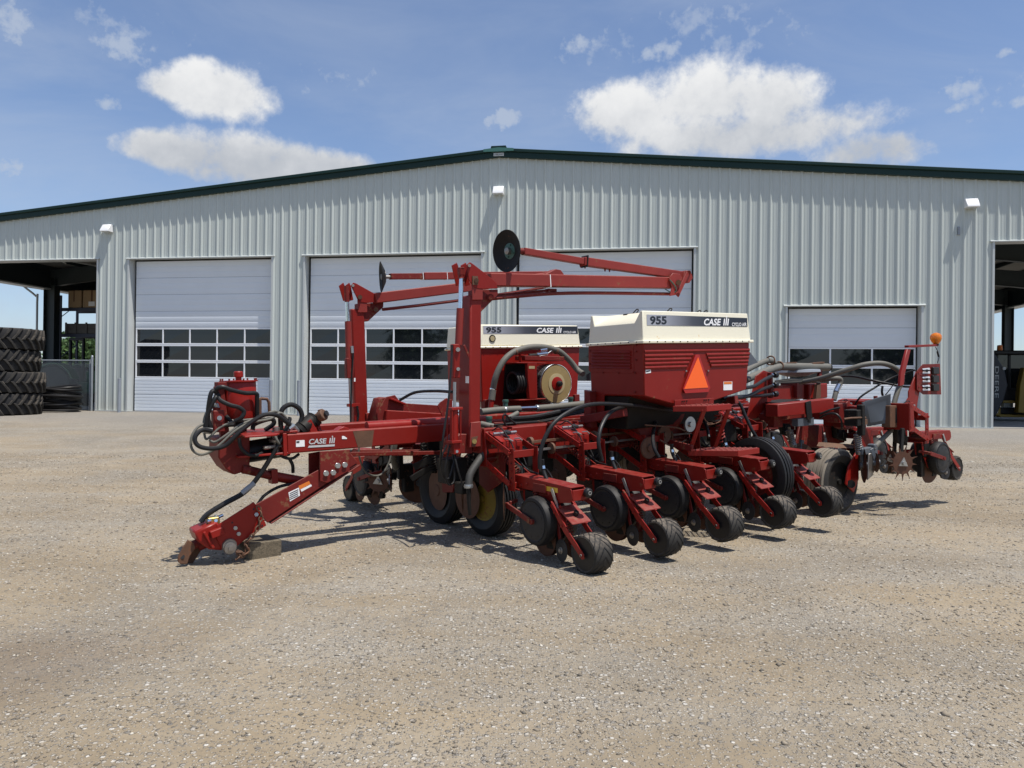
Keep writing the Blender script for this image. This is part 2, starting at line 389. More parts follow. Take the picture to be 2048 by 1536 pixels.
M['wirep'] = surf('chain_link_post', (.38, .41, .43), .45, .5, var=.1)
M['navy'] = surf('dark_blue_boom', (.016, .020, .030), .45, var=.15)
def f_leaf(t, b, pos, geo):
    n = t.noise(pos, .5, 3); oi = geo.outputs['Random Per Island']
    c = t.mix(oi, (.030, .070, .014, 1), (.085, .15, .035, 1)); c = t.mix(t.m('MULTIPLY', n, .6), c, (.05, .10, .03, 1))
    t.put(b.inputs['Base Color'], c); b.inputs['Roughness'].default_value = .6
    b.inputs['Subsurface Weight'].default_value = 0.0; b.inputs['Transmission Weight'].default_value = 0.0
M['leaf'] = material('tree_leaves', f_leaf)
M['bark'] = surf('bark', (.07, .055, .04), .9, var=.3, sc=6, bmp=.4)
def f_ground(t, b, pos, geo):
    big = t.noise(pos, .16, 4, .55, dist=.6); mid = t.noise(pos, .75, 5, .6, dist=.5); fine = t.noise(pos, 9, 6, .65); gr = t.noise(pos, 70, 4, .7)
    mp1 = t.node('ShaderNodeMapping', i_Vector=pos, i_Rotation=(0, 0, .25), i_Scale=(.22, 1.6, 1)); trk = t.noise(mp1.outputs[0], 1.1, 4, .55)
    v1 = t.node('ShaderNodeTexVoronoi', i_Vector=pos); v1.inputs['Scale'].default_value = 38
    v2 = t.node('ShaderNodeTexVoronoi', i_Vector=pos); v2.inputs['Scale'].default_value = 95
    grav = t.ss(t.m('ADD', t.m('MULTIPLY', big, .7), t.m('ADD', t.m('MULTIPLY', mid, .55), t.m('MULTIPLY', trk, .35))), .66, .96)   # stony patches
    tan = t.mix(mid, (.290, .231, .156, 1), (.362, .300, .216, 1)); tan = t.mix(t.ss(trk, .45, .8), tan, (.298, .250, .187, 1))
    grey = t.mix(mid, (.240, .210, .165, 1), (.312, .278, .228, 1))
    c = t.mix(grav, tan, grey)
    cell = t.node('ShaderNodeSeparateColor', i_0=v1.outputs['Color']).outputs[0]; cell2 = t.node('ShaderNodeSeparateColor', i_0=v2.outputs['Color']).outputs[0]
    st1 = t.m('MULTIPLY', t.ss(v1.outputs[0], .52, .30), t.m('GREATER_THAN', cell, t.m('SUBTRACT', .80, t.m('MULTIPLY', grav, .35))))
    st2 = t.m('MULTIPLY', t.ss(v2.outputs[0], .6, .3), t.m('GREATER_THAN', cell2, t.m('SUBTRACT', .66, t.m('MULTIPLY', grav, .4))))
    c1 = t.ramp(t.node('ShaderNodeSeparateColor', i_0=v1.outputs['Color']).outputs[1], [(0, (.17, .162, .15)), (.3, (.31, .285, .25)), (.7, (.46, .42, .36)), (1, (.66, .63, .57))])
    c2 = t.ramp(t.node('ShaderNodeSeparateColor', i_0=v2.outputs['Color']).outputs[1], [(0, (.17, .16, .15)), (.4, (.30, .275, .24)), (.75, (.44, .405, .345)), (1, (.60, .57, .51))])
    big2 = t.noise(pos, .42, 5, .6, dist=1.2); shv = t.mix(t.ss(t.m('ADD', t.m('MULTIPLY', big2, .6), t.m('MULTIPLY', trk, .4)), .38, .62), (.80, .785, .76, 1), (1.08, 1.07, 1.05, 1))
    c = t.mix(1.0, c, shv, 'MULTIPLY')
    c = t.mix(t.m('MULTIPLY', st2, .75), c, c2); c = t.mix(t.m('MULTIPLY', st1, .8), c, c1)
    c = t.mix(t.m('MULTIPLY', t.ss(fine, .35, .75), .35), c, t.mix(1.0, c, (.80, .78, .75, 1), 'MULTIPLY'))
    fd_ = t.node('ShaderNodeVectorMath', operation='DOT_PRODUCT'); t.put(fd_.inputs[0], pos); fd_.inputs[1].default_value = (FN[0], FN[1], 0)
    wd_ = t.m('ADD', fd_.outputs['Value'], -float(FO @ FN) + 0.0)
    pad = t.m('MULTIPLY', t.ss(t.m('ADD', wd_, t.m('MULTIPLY', t.m('SUBTRACT', mid, .5), 5.0)), 7.5, 3.0), .75)
    c = t.mix(pad, c, t.mix(fine, (.20, .185, .165, 1), (.33, .31, .28, 1)))
    # one damp, oily patch on the left of the yard
    vd = t.node('ShaderNodeVectorMath', operation='DISTANCE'); t.put(vd.inputs[0], pos); vd.inputs[1].default_value = (-2.35, 3.75, 0)
    damp = t.m('MULTIPLY', t.ss(t.m('ADD', vd.outputs['Value'], t.m('MULTIPLY', t.m('SUBTRACT', mid, .5), 1.4)), .9, .15), .45)
    c = t.mix(damp, c, (.13, .10, .078, 1))
    t.put(b.inputs['Base Color'], c); b.inputs['Roughness'].default_value = .95; b.inputs['Specular IOR Level'].default_value = .2
    h = t.m('ADD', t.m('ADD', t.m('MULTIPLY', st1, .010), t.m('MULTIPLY', st2, .005)), t.m('ADD', t.m('MULTIPLY', fine, .022), t.m('MULTIPLY', gr, .006)))
    # a patch of tyre lug prints pressed into the yard
    vt = t.node('ShaderNodeVectorMath', operation='DISTANCE'); t.put(vt.inputs[0], pos); vt.inputs[1].default_value = (1.22, 4.35, 0)
    mw = t.node('ShaderNodeMapping', i_Vector=pos, i_Rotation=(0, 0, .45)); wv = t.node('ShaderNodeTexWave', i_Vector=mw.outputs[0], bands_direction='Y'); wv.inputs['Scale'].default_value = 3.2; wv.inputs['Distortion'].default_value = 1.6; wv.inputs['Detail'].default_value = 3
    h = t.m('ADD', h, t.m('MULTIPLY', t.m('MULTIPLY', wv.outputs[1], t.ss(t.m('ADD', vt.outputs['Value'], t.m('MULTIPLY', t.m('SUBTRACT', mid, .5), .8)), .42, .12)), .022))
    bump(t, b, h, .9, 1.0)
M['ground'] = material('gravel_yard', f_ground)
def f_pebble(t, b, pos, geo):
    c = t.ramp(geo.outputs['Random Per Island'], [(0, (.12, .108, .09)), (.15, (.21, .178, .138)), (.55, (.31, .26, .195)), (.9, (.40, .35, .275)), (1, (.62, .58, .50))])
    n = t.noise(pos, 160, 3); c = t.mix(t.m('MULTIPLY', n, .35), c, t.mix(1.0, c, (.6, .57, .52, 1), 'MULTIPLY'))
    t.put(b.inputs['Base Color'], c); b.inputs['Roughness'].default_value = .9
M['pebble'] = material('limestone_chips', f_pebble)

# ------------------------------------------------------------ ground
def axis(lo, hi, n0, n1, st, far):
    a = list(np.arange(n0, n1 + 1e-6, st)); x = n1; s_ = st
    while x < hi: s_ *= 1.35; x += s_; a.append(min(x, hi))
    x = n0; s_ = st
    while x > lo: s_ *= 1.35; x -= s_; a.insert(0, max(x, lo))
    return a
xs = axis(-700, 700, -8, 9, .16, 0); ys = axis(-300, 1600, 1.5, 12, .16, 0)
from mathutils import noise as mn
gv = []
for y in ys:
    for x in xs:
        z = ground_z(x, y)
        if -12 < x < 13 and 1 < y < 22:
            e = min(1, (12 - abs(x)) / 3, (22 - y) / 5)
            z += max(0, e) * .016 * mn.noise(V((x * .55, y * 1.3, 3.1))) + max(0, e) * .006 * mn.noise(V((x * 2.1, y * 2.1, .1)))
        gv.append((x, y, z))
nx = len(xs); gf = [(j * nx + i, j * nx + i + 1, (j + 1) * nx + i + 1, (j + 1) * nx + i) for j in range(len(ys) - 1) for i in range(nx - 1)]
gb = MB(); gb.add(gv, gf); ground = gb.build('ground', M['ground'], ang=180)
tag(ground, 'tan and grey gravel yard in front of the shop', 'ground', kind='structure')
def tz(x, y):
    z = ground_z(x, y)
    if -12 < x < 13 and 1 < y < 22:
        e = max(0, min(1, (12 - abs(x)) / 3, (22 - y) / 5)); z += e * .016 * mn.noise(V((x * .55, y * 1.3, 3.1))) + e * .006 * mn.noise(V((x * 2.1, y * 2.1, .1)))
    return z
# loose stones: real chips lying on the yard, thicker in the stony streaks
NS = 52000; rng = np.random.default_rng(3)
yy = 1.9 + 12.5 * rng.random(NS) ** 1.75; xx = (rng.random(NS) * 2 - 1) * (yy * .74 + .6)
oct_ = np.array([(1, 0, 0), (-1, 0, 0), (0, 1, 0), (0, -1, 0), (0, 0, 1), (0, 0, -1), (.6, .6, .5), (-.6, .5, .55)])[:6]
tri = np.array([(0, 2, 4), (2, 1, 4), (1, 3, 4), (3, 0, 4), (2, 0, 5), (1, 2, 5), (3, 1, 5), (0, 3, 5)])
keep = []; zz = []
for i in range(NS):
    x, y = xx[i], yy[i]; d = mn.noise(V((x * .5, y * .8, 7.7))) + .6 * mn.noise(V((x * 1.7, y * 2.2, 1.7)))
    if d > -.45 + .9 * rng.random() - .45: keep.append(i); zz.append(tz(x, y))
xx, yy, zz = xx[keep], yy[keep], np.array(zz); n = len(xx)
sz = .0026 + .0075 * rng.random(n) ** 3.6 + .0006 * yy; sz[rng.random(n) < .004] *= 2.0
a = rng.random(n) * 6.283; sc = np.stack([sz * (.8 + .7 * rng.random(n)), sz * (.6 + .5 * rng.random(n)), sz * (.4 + .45 * rng.random(n))], 1)
vv = oct_[None] * (1 + .35 * (rng.random((n, 6, 1)) - .5)) + .28 * (rng.random((n, 6, 3)) - .5)
vv = vv * sc[:, None, :]; ca, sa = np.cos(a)[:, None], np.sin(a)[:, None]
wx = vv[:, :, 0] * ca - vv[:, :, 1] * sa + xx[:, None]; wy = vv[:, :, 0] * sa + vv[:, :, 1] * ca + yy[:, None]; wz = vv[:, :, 2] + (zz + sz * .12)[:, None]
co = np.stack([wx, wy, wz], 2).reshape(-1, 3); fi = (tri[None] + (np.arange(n) * 6)[:, None, None]).reshape(-1, 3)
pm = bpy.data.meshes.new('loose_gravel'); pm.vertices.add(len(co)); pm.vertices.foreach_set('co', co.ravel())
pm.loops.add(fi.size); pm.loops.foreach_set('vertex_index', fi.ravel()); pm.polygons.add(len(fi))
pm.polygons.foreach_set('loop_start', np.arange(0, fi.size, 3)); pm.polygons.foreach_set('loop_total', np.full(len(fi), 3)); pm.update(calc_edges=True); pm.materials.append(M['pebble'])
po = bpy.data.objects.new('loose_gravel', pm); COL.objects.link(po)
tag(po, 'loose pale limestone chips scattered over the yard', 'gravel', kind='stuff')

# ------------------------------------------------------------ the shop building  (local x = along the front, y = into it, z = up)
def fac(px, py, dep=0.0):
    d = ray(px, py); o = FO - FN * dep; t_ = ((o - CAM) @ FN) / (d @ FN); p = CAM + d * t_
    return float((p - FO) @ FD), float(p[2] - FO[2])
BROOT = Matrix.Translation(V(FO)) @ Matrix.Rotation(-TH, 4, 'Z')
shop = tag(empty('metal_shop_building', BROOT), 'wide grey ribbed steel shop with green roof trim and overhead doors', 'building')
HW = 24.0
def roof_z(s): return 8.56 - .0855 * abs(s)
OPEN = [(-23.7, -14.78, 5.49), (-13.48, -7.99, 5.47), (-6.75, -.57, 5.47), (.58, 6.25, 5.49), (9.07, 12.87, 3.63), (14.85, 23.7, 5.49)]
PRD = .3048
def prof(a, b):
    pts = [a]; k = math.floor(a / PRD) - 1
    while k * PRD < b + PRD:
        for dx in (-.055, -.012, .012, .055, .095, .100, .118, .123, .182, .187, .205, .210):
            x = k * PRD + dx
            if a + .002 < x < b - .002: pts.append(x)
        k += 1
    pts.append(b); out = []
    for x in pts:
        u = (x + PRD / 2) % PRD - PRD / 2
        au = abs(u)
        if au <= .0551: y = -.040 * min(1, max(0, (.055 - au) / .043))
        else:
            uu = x % PRD; y = -.005 if (.0995 < uu < .1185 or .1865 < uu < .2055) else 0
        out.append((x, y))
    return out
brk = {-HW, HW} | {round(-HW + i * .9144, 4) for i in range(int(2 * HW / .9144) + 1)}
for a, b, h in OPEN: brk |= {a, b}
brk = sorted(brk)
for a, b in zip(brk, brk[1:]):
    if b - a < .004: continue
    mid = (a + b) / 2; zb = 0.03
    for oa, ob, h in OPEN:
        if oa < mid < ob: zb = h
    pr = prof(a, b); vs = []; fs = []
    for x, y in pr: vs += [(x, y, zb), (x, y, roof_z(x))]
    for i in range(len(pr) - 1): fs.append((2 * i, 2 * i + 2, 2 * i + 3, 2 * i + 1))
    MB().add(vs, fs).build('wall_panel', M['panel'], shop, ang=12)
# trims
for a, b, h in OPEN:
    MB().prism([(a - .12, -.075, h - .012), (a - .12, -.075, h + .012), (a - .12, 0, h + .045), (a - .12, .0, h - .012)], (b - a + .24, 0, 0)).build('header_trim', M['trim'], shop)
    dp = .27
    t_ = MB()
    for x in (a, b):
        sg = 1 if x == a else -1
        if abs(x) > 23: continue
        lo, hi = (x - .06, x) if sg > 0 else (x, x + .06)
        t_.box((lo, -.041, .03), (hi, -.002, h - .013))
        lo, hi = (x - .012, x) if sg > 0 else (x, x + .012)
        t_.box((lo, .0, .0), (hi, dp + .2, h))
    t_.box((a, .002, h), (b, dp + .2, h + .015))
    t_.build('jamb_trim', M['trim'], shop)
wall_iv = []; x = -HW
for a, b, h in OPEN:
    if a > x + .02: wall_iv.append((x, a))
    x = b
wall_iv.append((x, HW))
for a, b in wall_iv:
    MB().box((a, -.062, -.005), (b, -.001, .03)).build('base_trim', M['trim'], shop)
    MB().box((a + .01, -.03, -.35), (b - .01, .1, -.006)).build('footing', M['seal'], shop)
for sg in (-1, 1):      # green rake trim in two steps, and the roof sheet
    e = sg * (HW + .25); za = roof_z(0); ze = roof_z(e)
    MB().prism([(0, -.13, za - .005), (e, -.13, ze - .005), (e, -.13, ze + .19), (0, -.13, za + .19)], (0, .13, 0)).build('rake_trim', M['green'], shop)
    MB().prism([(0, -.19, za + .17), (e, -.19, ze + .17), (e, -.19, ze + .275), (0, -.19, za + .275)], (0, .30, 0)).build('rake_cap', M['green'], shop, bev=.015)
    MB().prism([(0, .12, za + .02), (e, .12, ze + .02), (e, .12, ze + .16), (0, .12, za + .16)], (0, 30, 0)).build('roof', [M['lining']], shop)
MB().prism([(-.5, -.215, za + .235), (0, -.215, za + .28), (.5, -.215, za + .235), (.5, -.215, za + .15), (-.5, -.215, za + .15)], (0, .4, 0)).build('ridge_cap', M['greenl'], shop)
MB().prism([(-.26, -.20, za + .27), (-.24, -.20, za + .335), (.24, -.20, za + .335), (.26, -.20, za + .27)], (0, 30, 0)).build('ridge_vent', M['green'], shop)
sg_ = MB().box((-.17, -.155, za + .015), (.17, -.131, za + .115)); sgn = sg_.build('maker_plate', M['trim'], shop)
text(MB(), 'STEELWAY', (-.145, -.158, za + .035), (1, 0, 0), (0, 0, 1), .29, .055).build('lettering', M['ink'], sgn)
for s, z in ((fac(218, 457)[0], 6.58), (.0, 7.47), (fac(1940, 409)[0], 6.62)):
    w_ = MB().prism([(s - .17, -.001, z + .13), (s - .17, -.12, z + .13), (s - .17, -.27, z - .10), (s - .17, -.27, z - .14), (s - .17, -.001, z - .14)], (.34, 0, 0)).build('wall_light', M['packw'], shop, bev=.008)
    MB().box((s - .12, -.24, z - .155), (s + .12, -.05, z - .139)).cyl((s + .05, -.15, z - .155), (s + .05, -.15, z - .21), .012, n=8).build('lens', M['trim'], w_)
s, z = fac(1917, 462); MB().box((s - .03, -.05, z - .12), (s + .03, -.0, z + .12)).build('conduit_box', M['pipe'], shop, bev=.006)

def door(a, b, h, cols, rows, top, bottom):
    dp = .26
    d = MB().box((a, dp + .06, 0), (b, dp + .14, h)).build('overhead_door', M['seal'], shop)
    a2, b2 = a + .085, b - .05; zt = h - .075; n = top + rows + bottom; hs = (zt + .01) / n; z = .01
    def section(z0, z1, fine):
        pr = [(z0 + .004, .02), (z0 + .004, 0)]; k = 5 if fine else 3
        for i in range(k):
            c0 = z0 + .01 + (z1 - z0 - .02) * i / k; c1 = z0 + .01 + (z1 - z0 - .02) * (i + 1) / k; g = .010 if fine else .0035
            pr += [(c0 + .012, 0), (c0 + .022, -g), (c1 - .012, -g), (c1 - .006, 0)]
        pr += [(z1 - .004, 0), (z1 - .004, .02)]
        vs = [(x, dp + y, zz) for x in (a2, b2) for zz, y in pr]; m = len(pr)
        MB().add(vs, [(i, m + i, m + i + 1, i + 1) for i in range(m - 1)] + [tuple(range(m)), tuple(reversed(range(m, 2 * m)))]).build('door_section', M['doorw'], d, ang=20)
    for i in range(bottom): section(z, z + hs, True); z += hs
    for i in range(rows):
        fr = MB(); st = .048; cw = (b2 - a2 - st) / cols
        for j in range(cols + 1): fr.box((a2 + cw * j, dp, z + .052), (a2 + cw * j + st, dp + .045, z + hs - .052))
        fr.box((a2, dp - .002, z + .003), (b2, dp + .045, z + .052)).box((a2, dp - .002, z + hs - .052), (b2, dp + .045, z + hs - .003))
        fr.build('glazed_section', M['doorf'], d, bev=.004)
        for j in range(cols):
            x0 = a2 + cw * j + st; tw = (random.random() - .5) * .006
            MB().hexa([(x0, dp + .03 + tw, z + .052), (x0 + cw - st, dp + .03 - tw, z + .052), (x0 + cw - st, dp + .04 - tw, z + .052), (x0, dp + .04 + tw, z + .052),
                       (x0, dp + .03 - tw, z + hs - .052), (x0 + cw - st, dp + .03 + tw, z + hs - .052), (x0 + cw - st, dp + .04, z + hs - .052), (x0, dp + .04, z + hs - .052)]).build('pane', M['glass'], d)
        z += hs
    for i in range(top): section(z, z + hs, i == 0 and rows == 9); z += hs
    MB().box((a, -.03, -.02), (b, dp + .1, .004)).build('door_sill', M['conc'], shop)
door(*OPEN[1], 5, 3, 4, 2); door(*OPEN[2], 6, 3, 4, 2); door(*OPEN[3], 6, 3, 4, 2); door(*OPEN[4], 3, 2, 2, 2)
# open bays: inner walls, columns, rafters, purlins, eave walls
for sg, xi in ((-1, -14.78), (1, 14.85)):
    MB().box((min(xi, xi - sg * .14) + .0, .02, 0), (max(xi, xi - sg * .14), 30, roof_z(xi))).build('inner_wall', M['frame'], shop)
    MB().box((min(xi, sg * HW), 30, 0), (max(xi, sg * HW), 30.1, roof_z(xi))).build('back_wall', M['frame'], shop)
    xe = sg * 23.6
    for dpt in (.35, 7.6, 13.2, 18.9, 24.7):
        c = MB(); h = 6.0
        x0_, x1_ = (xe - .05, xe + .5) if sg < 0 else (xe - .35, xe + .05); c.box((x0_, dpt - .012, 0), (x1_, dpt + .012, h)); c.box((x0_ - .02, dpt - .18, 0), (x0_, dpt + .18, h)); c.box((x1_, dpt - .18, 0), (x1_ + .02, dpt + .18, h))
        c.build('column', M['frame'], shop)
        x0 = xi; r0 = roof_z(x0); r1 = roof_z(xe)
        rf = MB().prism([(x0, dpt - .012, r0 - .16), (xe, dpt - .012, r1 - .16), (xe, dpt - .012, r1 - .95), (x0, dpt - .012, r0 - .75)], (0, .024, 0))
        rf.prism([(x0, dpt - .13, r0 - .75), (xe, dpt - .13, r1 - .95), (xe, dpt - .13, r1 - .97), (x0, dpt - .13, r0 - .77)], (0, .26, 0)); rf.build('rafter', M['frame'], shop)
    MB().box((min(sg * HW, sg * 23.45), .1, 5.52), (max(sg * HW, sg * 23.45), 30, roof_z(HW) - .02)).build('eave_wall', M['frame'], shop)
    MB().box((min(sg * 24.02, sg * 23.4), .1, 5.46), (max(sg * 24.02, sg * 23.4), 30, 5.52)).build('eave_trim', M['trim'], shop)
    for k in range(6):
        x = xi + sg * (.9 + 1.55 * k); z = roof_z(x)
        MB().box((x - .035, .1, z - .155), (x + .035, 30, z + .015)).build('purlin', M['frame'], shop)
s0, z0 = fac(84, 570, 7.0)
MB().tube([(-23.95, 6.6, 6.1), (-24.25, 6.6, 6.0), (-24.35, 6.9, 5.6), (-23.95, 7.3, 5.1), (-23.9, 7.3, 4.8), (-23.9, 7.3, .1)], .05, 8, 3).build('downspout', M['trim'], shop)
MB().tube([(-20.5, 3.0, 6.35), (-17.5, 6.5, 5.9)], .03, 6, 1).tube([(-19.6, 2.8, 6.4), (-19.0, 3.4, 5.95)], .025, 6, 1).build('flange_brace', M['trim'], shop)
MB().box((-23.5, .3, -.01), (-14.9, 30, .012)).build('bay_floor', M['conc'], shop); MB().box((14.95, .3, -.01), (23.5, 30, .012)).build('bay_floor', M['conc'], shop)

# ------------------------------------------------------------ things round the building
def put(o, s, dep, z=0.0, rz=0.0, ground=True):
    p = bl(s, dep, z)
    if ground: p.z = tz(p.x, p.y) + z
    o.matrix_world = Matrix.Translation(p) @ Matrix.Rotation(-TH + rz, 4, 'Z'); return o
pipe = MB().cyl((0, 0, -.2), (0, 0, 1.16), .058, n=16).lathe([(.062, 1.16), (.060, 1.175), (0, 1.185)], (0, 0, 0), (0, 0, 1), 16)
pm_ = pipe.mesh('bollard', M['pipe'])
for px, lab in ((238, 'grey steel pipe bollard left of the leftmost overhead door'), (541, 'grey steel pipe bollard at right jamb of the leftmost overhead door'), (597, 'grey steel pipe bollard left of the second overhead door')):
    o = bpy.data.objects.new('pipe_bollard', pm_); COL.objects.link(o); s, z = fac(px, 822, -.55); put(o, s, -.55)
    tag(o, lab, 'bollard', 'pipe bollards by the doors')
# big tractor tyres lying in a stack
R, Wt = 1.04, .70; s_t, _ = fac(12, 760, -3.0)
tb = MB().lathe([(.54, -.30), (.60, -.33), (.80, -.345), (.92, -.325), (.965, -.30), (.965, .30), (.92, .325), (.80, .345), (.60, .33), (.54, .30), (.53, .0), (.54, -.30)], (0, 0, 0), (0, 0, 1), 64)
NL = 22
for i in range(NL):
    for sg in (-1, 1):
        a0 = 2 * math.pi * (i + (.5 if sg > 0 else 0)) / NL; pts = []
        tb.mat(1)
        for u, da, wd_ in ((.0, .0, .052), (.45, .10, .048), (1.0, .20, .060)):
            a_ = a0 + da * 1.25; zz = sg * (-.03 + .365 * u); Rr = R if u < .9 else R - .03
            pts.append((a_, zz, wd_, Rr))
        for (a1, z1, w1, r1), (a2, z2, w2, r2) in zip(pts, pts[1:]):
            def q(a_, z_, r_): return (r_ * math.cos(a_), r_ * math.sin(a_), z_)
            tb.hexa([q(a1 - w1, z1, .94), q(a1 + w1, z1, .94), q(a2 + w2, z2, .92), q(a2 - w2, z2, .92), q(a1 - w1 * .75, z1, r1), q(a1 + w1 * .75, z1, r1), q(a2 + w2 * .75, z2, r2), q(a2 - w2 * .75, z2, r2)])
tme = tb.mesh('tractor_tyre', [M['tread'], M['lug']], bev=.008)
for k, lab in enumerate(('bottom tyre of the stack of four big tractor tyres', 'second tyre from the ground in the tractor tyre stack', 'third tyre from the ground in the tractor tyre stack', 'top tyre of the stack of four big tractor tyres')):
    o = bpy.data.objects.new('tractor_tyre', tme); COL.objects.link(o)
    put(o, s_t + (.0, .06, -.05, .02)[k], -3.0 + (.0, .05, -.04, .02)[k], .345 + k * .692, rz=(.0, .13, 1.21, .62)[k]); tag(o, lab, 'tyre', 'tractor tyres in a stack')
# heap of black pipe coils
hb = MB(); rnd = random.Random(5)
for k in range(15):
    Rx = .62 + rnd.random() * .22; Ry = .55 + rnd.random() * .15; z = .05 + .055 * k; tx, ty = (rnd.random() - .5) * .35, (rnd.random() - .5) * .3; ph = rnd.random() * 6.3
    cx_, cy_ = (rnd.random() - .5) * .22, (rnd.random() - .5) * .12; pts = []
    for i in range(29):
        t = ph + 2 * math.pi * i / 26; pts.append((cx_ + Rx * math.cos(t), cy_ + Ry * math.sin(t), max(.05, z + tx * .5 * math.cos(t) * (.3 + k / 15) + ty * .5 * math.sin(t) + .012 * math.sin(3 * t + ph))))
    hb.tube(pts, .038 + rnd.random() * .012, 8, 2)
hc = hb.build('pipe_coil', M['hose']); s, z = fac(112, 822, -.9); put(hc, s, -.9); tag(hc, 'tangled heap of black plastic pipe coils beside the tractor tyres', 'hose')
# chain link fence in the left bay
fr = tag(empty('chain_link_fence'), 'chain link fence panel across the open left bay', 'fence'); put(fr, 0, 0, 0, ground=False); fr.matrix_world = BROOT
z1, xa, xb = 1.80, -20.2, -15.12; wf = MB(); pt = .062; k = xa - z1
while k < xb:
    for sg in (-1, 1):
        p0, p1 = ((k, 0.0), (k + z1, z1)) if sg > 0 else ((k + z1, .0), (k, z1))
        def clip(p0, p1):
            (x0, y0), (x1, y1) = p0, p1
            if x0 > x1: (x0, y0), (x1, y1) = (x1, y1), (x0, y0)
            if x1 <= xa or x0 >= xb: return None
            f = lambda x: y0 + (y1 - y0) * (x - x0) / (x1 - x0)
            lo, hi = max(x0, xa), min(x1, xb); return (lo, f(lo)), (hi, f(hi))
        c = clip(p0, p1)
        if c and c[1][0] - c[0][0] > .02: wf.beam((c[0][0], .1 + sg * .004, c[0][1] + .03), (c[1][0], .1 + sg * .004, c[1][1] + .03), .0045, .0045, (0, 1, 0))
    k += pt
wf.build('wire_mesh', M['wire'], fr)
MB().tube([(xa, .1, z1 + .02), (xb, .1, z1 + .02)], .021, 8, 1).build('top_rail', M['wirep'], fr)
for x in (xb + .02, -17.6): MB().cyl((x, .1, -.1), (x, .1, z1 + .06), .03, n=10).build('post', M['wirep'], fr)
MB().cyl((-14.95, .02, -.1), (-14.95, .02, z1 + .16), .045, n=12).lathe([(.047, z1 + .16), (.03, z1 + .20), (0, z1 + .21)], (-14.95, .02, 0), (0, 0, 1), 12).build('gate_post', M['wirep'], fr)
# green tractor parked behind the fence
tr = empty('green_tractor'); s_w, z_w = fac(112, 778, 3.2); put(tr, s_w, 3.2, ground=False); tag(tr, 'green tractor with yellow wheel and roll bar parked behind the chain link fence', 'tractor')
for dy in (0, 1.5):
    w_ = MB().lathe([(.45, -.2), (.8, -.22), (.84, -.12), (.84, .12), (.8, .22), (.45, .2)], (0, dy, .84), (0, 1, 0), 32)
    for i in range(20):
        a = 2 * math.pi * i / 20
        for sg in (-1, 1): w_.beam((.85 * math.cos(a), dy, .84 + .85 * math.sin(a)), (.83 * math.cos(a + .16), dy + sg * .2, .84 + .83 * math.sin(a + .16)), .05, .05, (math.cos(a), 0, math.sin(a)))
    wo = w_.build('rear_wheel', M['tread'], tr)
    MB().lathe([(.0, -.06), (.10, -.10), (.14, -.03), (.40, -.12), (.46, -.17), (.46, .17), (.0, .1)], (0, dy, .84), (0, 1, 0), 28).build('rim', M['jdy'], wo)
    fd = MB(); A = [rad(20 + 14 * i) for i in range(11)]
    for a, b in zip(A, A[1:]): fd.hexa([(.98 * math.cos(a), dy - .22, .84 + .98 * math.sin(a)), (.98 * math.cos(b), dy - .22, .84 + .98 * math.sin(b)), (.98 * math.cos(b), dy + .22, .84 + .98 * math.sin(b)), (.98 * math.cos(a), dy + .22, .84 + .98 * math.sin(a)), (.93 * math.cos(a), dy - .22, .84 + .93 * math.sin(a)), (.93 * math.cos(b), dy - .22, .84 + .93 * math.sin(b)), (.93 * math.cos(b), dy + .22, .84 + .93 * math.sin(b)), (.93 * math.cos(a), dy + .22, .84 + .93 * math.sin(a))])
    fd.build('fender', M['jdg'], tr)
MB().box((.1, .45, .55), (2.6, 1.05, 1.05)).box((1.0, .42, 1.05), (2.6, 1.08, 1.5)).build('hood', M['jdg'], tr, bev=.05)
MB().box((-.2, .55, 1.0), (.3, .95, 1.15)).box((-.3, .55, 1.1), (-.15, .95, 1.6)).build('seat', M['black'], tr, bev=.04)
rx0, rx1 = [fac(p, 700, 3.9)[0] - s_w for p in (144, 174)]; rz = fac(150, 682, 3.9)[1]
MB().box((rx0, .5, 1.0), (rx0 + .10, .62, rz)).box((rx1 - .10, .5, 1.0), (rx1, .62, rz)).box((rx0, .5, rz), (rx1, .62, rz + .12)).build('roll_bar', M['black'], tr, bev=.02)
for dy in (.25, 1.25):
    fw = MB().lathe([(.2, -.12), (.40, -.13), (.43, -.05), (.43, .05), (.40, .13), (.2, .12)], (2.3, dy, .43), (0, 1, 0), 24).build('front_wheel', M['tread'], tr)
    MB().lathe([(0, -.08), (.2, -.1), (.22, .1), (0, .08)], (2.3, dy, .43), (0, 1, 0), 20).build('rim', M['jdy'], fw)
# pallet rack with crates
DR = 8.2; rk = empty('pallet_rack'); rk.matrix_world = BROOT; tag(rk, 'dark steel pallet rack inside the open left bay', 'rack')
sA = fac(121, 640, DR)[0]; sB = sA + 2.75; zA = fac(150, 619, DR)[1]; zB = fac(150, 671, DR)[1]
for dy in (0, 1.1):
    for x in (sA, sB): MB().box((x - .05, DR + dy - .04, 0), (x + .05, DR + dy + .04, 5.25)).build('upright', M['rackb'], rk)
    for z in (zA, zB): MB().box((sA + .05, DR + dy - .03, z - .08), (sB - .05, DR + dy + .03, z + .06)).build('rack_beam', M['rackb'], rk)
for x in (sA, sB):
    for i in range(5): MB().beam((x, DR + .04, .2 + i), (x, DR + 1.06, .9 + i), .03, .03).build('brace', M['rackb'], rk)
for z in (zA, zB): MB().box((sA + .1, DR - .02, z + .06), (sB - .1, DR + 1.12, z + .085)).build('deck', M['rackb'], rk)
c0 = empty('timber_crate'); c0.matrix_world = BROOT; tag(c0, 'long grey slatted timber crate on the lower rack shelf', 'crate')
x0 = fac(129, 655, DR)[0]; zc = zB + .087
